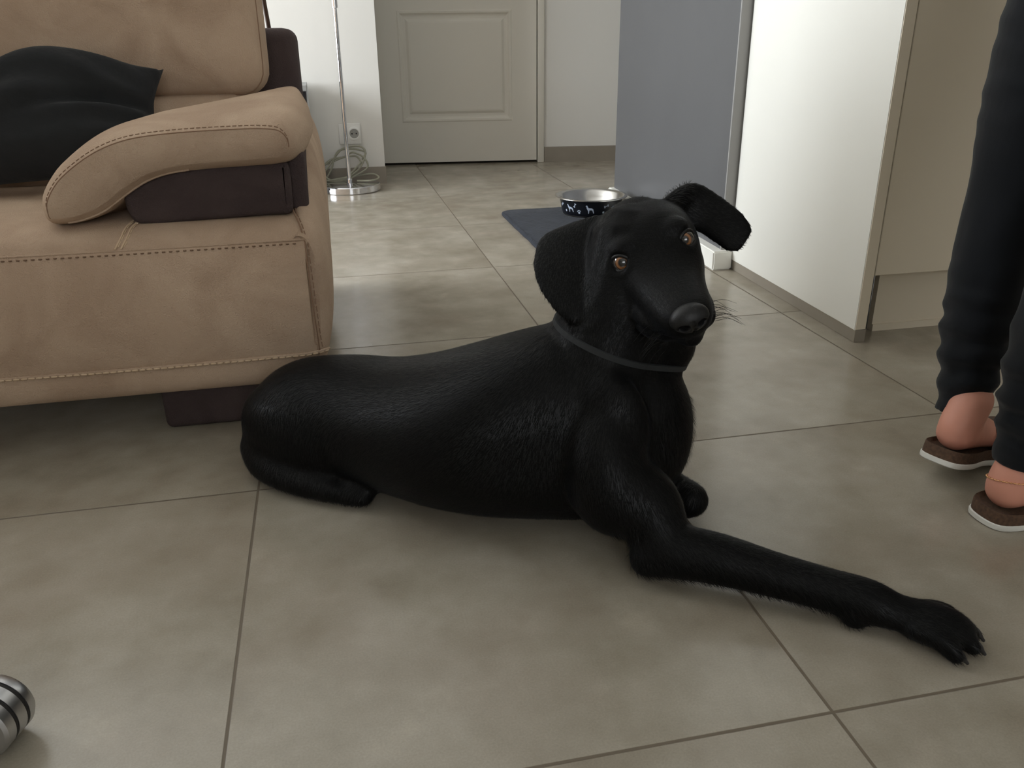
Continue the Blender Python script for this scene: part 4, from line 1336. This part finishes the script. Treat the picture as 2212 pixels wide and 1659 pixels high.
lv = np.concatenate([fq.ravel(), ft.ravel()]); me.loops.add(len(lv)); me.loops.foreach_set('vertex_index', lv)
ls = np.concatenate([np.arange(n_h) * 4, n_h * 4 + np.arange(n_h) * 3]); lt2 = np.concatenate([np.full(n_h, 4), np.full(n_h, 3)])
me.polygons.add(2 * n_h); me.polygons.foreach_set('loop_start', ls); me.polygons.foreach_set('loop_total', lt2)
me.update(calc_edges=True)
fur = link('fur', me, M['hairs'], dog, smooth=False); fur['kind'] = 'stuff'


# ------------------------------------------------------------------ person walking on the right
prs = thing('person', 'person in black leggings and cork-soled sandals walking at the right edge', 'person', (1.10, -0.24, 0))
Zu = Vector((0, 0, 1))


def foot_geo(heel, toe, pitch, side):
    """bare foot: heel and toe are ground points, pitch lifts the heel"""
    fw_ = (Vector((toe[0] - heel[0], toe[1] - heel[1], 0))).normalized(); sd = Vector((-fw_.y, fw_.x, 0)) * side   # sd: towards the little toe
    L_ = (Vector(toe) - Vector(heel)).length
    ball = Vector(toe) - fw_ * 0.075

    def F_(a, b, z):
        p = Vector(heel) + fw_ * a + sd * b; p.z = z
        if a < L_ - 0.075 and pitch:
            d = (p - ball).dot(fw_); dz = p.z; c, s = math.cos(pitch), math.sin(pitch)
            p = ball + fw_ * (d * c + dz * s) + sd * b + Zu * (-d * s + dz * c)
            p.z = max(p.z, 0.0)
        return p
    g = []
    g.append(limb([F_(0.024, 0, 0.046), F_(0.050, 0, 0.048), F_(0.095, 0.002, 0.046), F_(0.140, 0.004, 0.037), F_(0.170, 0.004, 0.032)],
                  [(0.029, 0.026), (0.029, 0.028), (0.030, 0.026), (0.037, 0.019), (0.038, 0.015)]))
    g.append(limb([F_(0.044, 0, 0.10), F_(0.034, 0, 0.075), F_(0.026, 0, 0.055), F_(0.025, 0, 0.046)], [(0.030, 0.028), (0.0300, 0.0285), (0.0285, 0.0285), (0.027, 0.027)]))
    for k, (b, l) in enumerate(((-0.028, 0.226), (-0.010, 0.224), (0.006, 0.217), (0.020, 0.208), (0.032, 0.197))):
        r0 = 0.0125 if k == 0 else 0.0088
        g.append(limb([F_(0.165, b * 0.95, 0.034), F_(l - 0.016, b, 0.034), F_(l - 0.002, b, 0.032)], [(r0, r0), (r0, r0), (r0 * 0.8, r0 * 0.8)], n=10))
    return g, F_, fw_, sd


FEET = [((1.008, -0.212, 0), (1.215, -0.130, 0), 0.22, 1, [(1.068, -0.172, 0.090), (1.074, -0.166, 0.125), (1.085, -0.150, 0.25), (1.112, -0.13, 0.42), (1.128, -0.14, 0.60), (1.145, -0.17, 0.78)]),
        ((1.006, -0.325, 0), (1.232, -0.315, 0), 0.0, -1, [(1.044, -0.322, 0.072), (1.048, -0.320, 0.12), (1.056, -0.315, 0.25), (1.105, -0.300, 0.42), (1.160, -0.290, 0.60), (1.195, -0.300, 0.78)])]
bg_ = []; LEGR = [(0.030, 0.032), (0.032, 0.036), (0.046, 0.050), (0.053, 0.056), (0.073, 0.077), (0.086, 0.094)]
slip = []
for heel, toe, pt, sd, path in FEET:
    g, F_, fw_, sv_ = foot_geo(heel, toe, pt, sd)
    bg_ += g
    top = F_(0.040, 0, 0.080)
    bg_.append(limb([top] + [Vector(p) for p in path], [(0.024, 0.028)] + [(a - 0.003, b - 0.003) for a, b in LEGR]))
    slip.append((F_, fw_, sv_, pt))
PC = Vector((1.19, -0.235, 0.0))
bg_.append(limb([PC + Zu * 0.80, PC + Zu * 0.90, PC + Vector((0.005, 0, 1.02)), PC + Vector((0.02, 0, 1.18)), PC + Vector((0.03, 0, 1.30)), PC + Vector((0.035, 0, 1.36))],
                [(0.155, 0.11), (0.165, 0.11), (0.130, 0.09), (0.150, 0.10), (0.165, 0.095), (0.09, 0.06)], n=28))
bg_.append(limb([PC + Vector((0.035, 0, 1.36)), PC + Vector((0.05, 0, 1.44))], [(0.048, 0.05), (0.045, 0.048)]))
bg_.append(ell_geo(PC + Vector((0.068, 0, 1.52)), (Vector((0.092, 0, 0)), Vector((0, 0.072, 0)), Vector((0, 0, 0.112)))))
bg_.append(ell_geo(PC + Vector((0.163, 0, 1.505)), (Vector((0.014, 0, 0)), Vector((0, 0.012, 0)), Vector((0, 0, 0.018)))))
for s in (-1, 1):
    sh_ = PC + Vector((0.03, 0.165 * s, 1.32)); sw = 0.10 * s
    bg_.append(limb([sh_, PC + Vector((0.01 + sw * .5, 0.20 * s, 1.16)), PC + Vector((0.01 + sw, 0.215 * s, 1.04)), PC + Vector((0.09 + sw, 0.21 * s, 0.93)), PC + Vector((0.15 + sw, 0.20 * s, 0.85))],
                    [(0.045, 0.045), (0.040, 0.042), (0.034, 0.036), (0.028, 0.030), (0.020, 0.024)]))
    w0 = PC + Vector((0.15 + sw, 0.20 * s, 0.85)); dn = Vector((0.35, 0, -0.93)).normalized()
    bg_.append(ell_geo(w0 + dn * 0.045, (dn * 0.045, Vector((0, 0.016, 0)), dn.cross(Vector((0, 1, 0))) * 0.036)))
    for k in range(4):
        o_ = dn.cross(Vector((0, 1, 0))) * (0.024 - 0.016 * k)
        bg_.append(limb([w0 + dn * 0.075 + o_, w0 + dn * 0.11 + o_ * 1.05 + Vector((0, -0.006 * s, 0)), w0 + dn * (0.135 if k in (1, 2) else 0.125) + o_ + Vector((0, -0.02 * s, 0))], [(0.009, 0.009), (0.0085, 0.0085), (0.007, 0.007)], n=10))
    o_ = dn.cross(Vector((0, 1, 0))) * 0.034
    bg_.append(limb([w0 + dn * 0.03 + o_ * .8, w0 + dn * 0.06 + o_ * 1.5, w0 + dn * 0.085 + o_ * 1.6], [(0.010, 0.010), (0.010, 0.010), (0.008, 0.008)], n=10))
PM = union_remesh(bg_, 0.0055, 4, 0.5)
link('body', PM, M['skin'], prs)

# leggings: fitted tubes with gathered folds above the ankle, joined at the hips
lg = []
for fi, (heel, toe, pt, sd, path) in enumerate(FEET):
    P = [Vector(p) for p in path]
    if fi == 1: P[0] = P[0] + Zu * 0.010
    q = smooth_path([tuple(p) + r for p, r in zip(P, LEGR)], 10)
    rings = []
    nn = 36
    for i, v in enumerate(q):
        c = Vector(v[:3]); z = c.z; ring = []
        t = (Vector(q[min(i + 1, len(q) - 1)][:3]) - Vector(q[max(i - 1, 0)][:3])).normalized()
        sx_ = Vector((1, 0, 0)); sx_ = (sx_ - t * sx_.dot(t)).normalized(); sy_ = t.cross(sx_)
        for k in range(nn):
            a = 2 * PI * k / nn
            amp = 0.0052 * math.exp(-((z - 0.19) / 0.09) ** 2)
            if fi == 0: amp += 0.002 * math.exp(-((z - 0.6) / 0.12) ** 2)
            fold = amp * math.sin(z * 150 + 1.3 * math.sin(a + fi) + 2 * noise.noise(Vector((a * .8, z * 8, fi)))) + 0.003 * min(1, max(0, (z - 0.10) / 0.05)) * noise.noise(Vector((math.cos(a) * 2, math.sin(a) * 2, z * 14 + fi * 7)))
            ring.append(c + sx_ * ((v[3] + 0.0045 + fold) * math.cos(a)) + sy_ * ((v[4] + 0.0045 + fold) * math.sin(a)))
        rings.append(ring)
    lg.append(loft(rings))
hip = limb([PC + Zu * 0.72, PC + Zu * 0.80, PC + Zu * 0.90, PC + Vector((0.005, 0, 0.98))], [(0.09, 0.09), (0.162, 0.118), (0.172, 0.118), (0.145, 0.10)], n=36)
LGM = union_remesh(lg + [hip], 0.0042, 2, 0.4)
lo_ = link('leggings', LGM, M['legging'], prs); lo_['label'] = 'black leggings'
sw_ = limb([PC + Zu * 0.84, PC + Zu * 0.90, PC + Vector((0.005, 0, 1.02)), PC + Vector((0.02, 0, 1.18)), PC + Vector((0.03, 0, 1.29)), PC + Vector((0.035, 0, 1.345))],
           [(0.170, 0.125), (0.176, 0.122), (0.145, 0.104), (0.162, 0.112), (0.176, 0.105), (0.10, 0.072)], n=36)
arms_ = []
for s in (-1, 1):
    sw = 0.10 * s
    arms_.append(limb([PC + Vector((0.03, 0.165 * s, 1.32)), PC + Vector((0.01 + sw * .5, 0.20 * s, 1.16)), PC + Vector((0.01 + sw, 0.215 * s, 1.04)), PC + Vector((0.09 + sw, 0.21 * s, 0.93)), PC + Vector((0.13 + sw, 0.203 * s, 0.88))],
                      [(0.053, 0.053), (0.048, 0.050), (0.042, 0.044), (0.036, 0.038), (0.032, 0.034)]))
link('sweater', union_remesh([sw_] + arms_, 0.008, 4, 0.5), M['sweater'], prs)
link('hair', union_remesh([ell_geo(PC + Vector((0.045, 0, 1.545)), (Vector((0.092, 0, 0)), Vector((0, 0.083, 0)), Vector((0, 0, 0.105)))),
                           limb([PC + Vector((0.0, 0, 1.54)), PC + Vector((-0.05, 0, 1.46)), PC + Vector((-0.055, 0, 1.34))], [(0.06, 0.05), (0.05, 0.035), (0.03, 0.02)])], 0.008, 3, 0.5), M['hair'], prs)


# sandals
def sole_outline(n=56):
    pts = smooth_path([(-0.012, 0), (-0.004, 0.028), (0.03, 0.037), (0.08, 0.034), (0.13, 0.042), (0.18, 0.047), (0.215, 0.038), (0.236, 0.010), (0.236, -0.016),
                       (0.222, -0.038), (0.18, -0.045), (0.13, -0.038), (0.08, -0.031), (0.03, -0.036), (-0.004, -0.028)], 4, closed=True)
    return pts


for F_, fw_, sv_, pt in slip:
    def lay(zs, ma, name):
        rings = []
        for z, s in zs:
            cx0 = 0.11
            rings.append([F_(cx0 + (p[0] - cx0) * s, p[1] * s, z) for p in sole_outline()])
        v, f = loft(rings); return mesh(name, v, f, ma, prs, angle=40)
    a_ = lay([(0.0005, 0.985), (0.002, 1.0), (0.0085, 1.0), (0.009, 0.99)], M['sole'], 'sandal_outsole'); a_['label'] = 'white sandal outsole'
    b_ = lay([(0.009, 0.978), (0.012, 0.976), (0.0245, 0.970), (0.026, 0.962), (0.025, 0.94), (0.020, 0.87), (0.019, 0.5)], M['cork'], 'sandal_footbed'); b_['label'] = 'brown cork footbed'
    for a0 in (0.095, 0.150):
        rings = []
        for a in (a0, a0 + 0.034):
            pass
        n_a = 18; grid = []
        for j in range(2):
            for w_i, a in enumerate((a0, a0 + 0.036)):
                row = []
                for k in range(n_a + 1):
                    t = PI * k / n_a
                    row.append(F_(a, (0.043 + j * 0.003) * math.cos(t), 0.018 + (0.054 - a * 0.10 + j * 0.003) * math.sin(t)))
                grid.append(row)
        V = [p for r in (grid[0], grid[1], grid[3], grid[2]) for p in r]; m_ = n_a + 1; F = []
        for r in range(4):
            for k in range(n_a): F.append((r * m_ + k, r * m_ + k + 1, ((r + 1) % 4) * m_ + k + 1, ((r + 1) % 4) * m_ + k))
        F.append((0, m_, 2 * m_, 3 * m_)); F.append((n_a, 2 * m_ - 1, 3 * m_ - 1, 4 * m_ - 1))
        mesh('sandal_strap', V, F, M['strap'], prs, angle=40)

# thin gold anklet on the nearer foot
q = []
bvp = BVHTree.FromPolygons([v.co.copy() for v in PM.vertices], [tuple(p.vertices) for p in PM.polygons])
for k in range(40):
    a = 2 * PI * k / 40
    o_ = Vector((1.036, -0.322, 0.062 - 0.008 * math.sin(a + 0.4)))
    hit = bvp.ray_cast(o_, Vector((math.cos(a), math.sin(a), 0)))
    r_ = (min((hit[0] - o_).length, 0.05) if hit[0] else 0.034) + 0.0012
    q.append(o_ + Vector((math.cos(a), math.sin(a), 0)) * r_)
geos = []
for k in range(40):
    geos.append(ell_geo(q[k], (Vector((0.0016, 0, 0)), Vector((0, 0.0016, 0)), Vector((0, 0, 0.0012))), 8, 6))
    geos.append(tube_geo([q[k], q[(k + 1) % 40]], 0.0006, 5))
v, f = merge(geos)
an = mesh('anklet', v, f, M['gold'], prs); an['label'] = 'thin gold anklet'
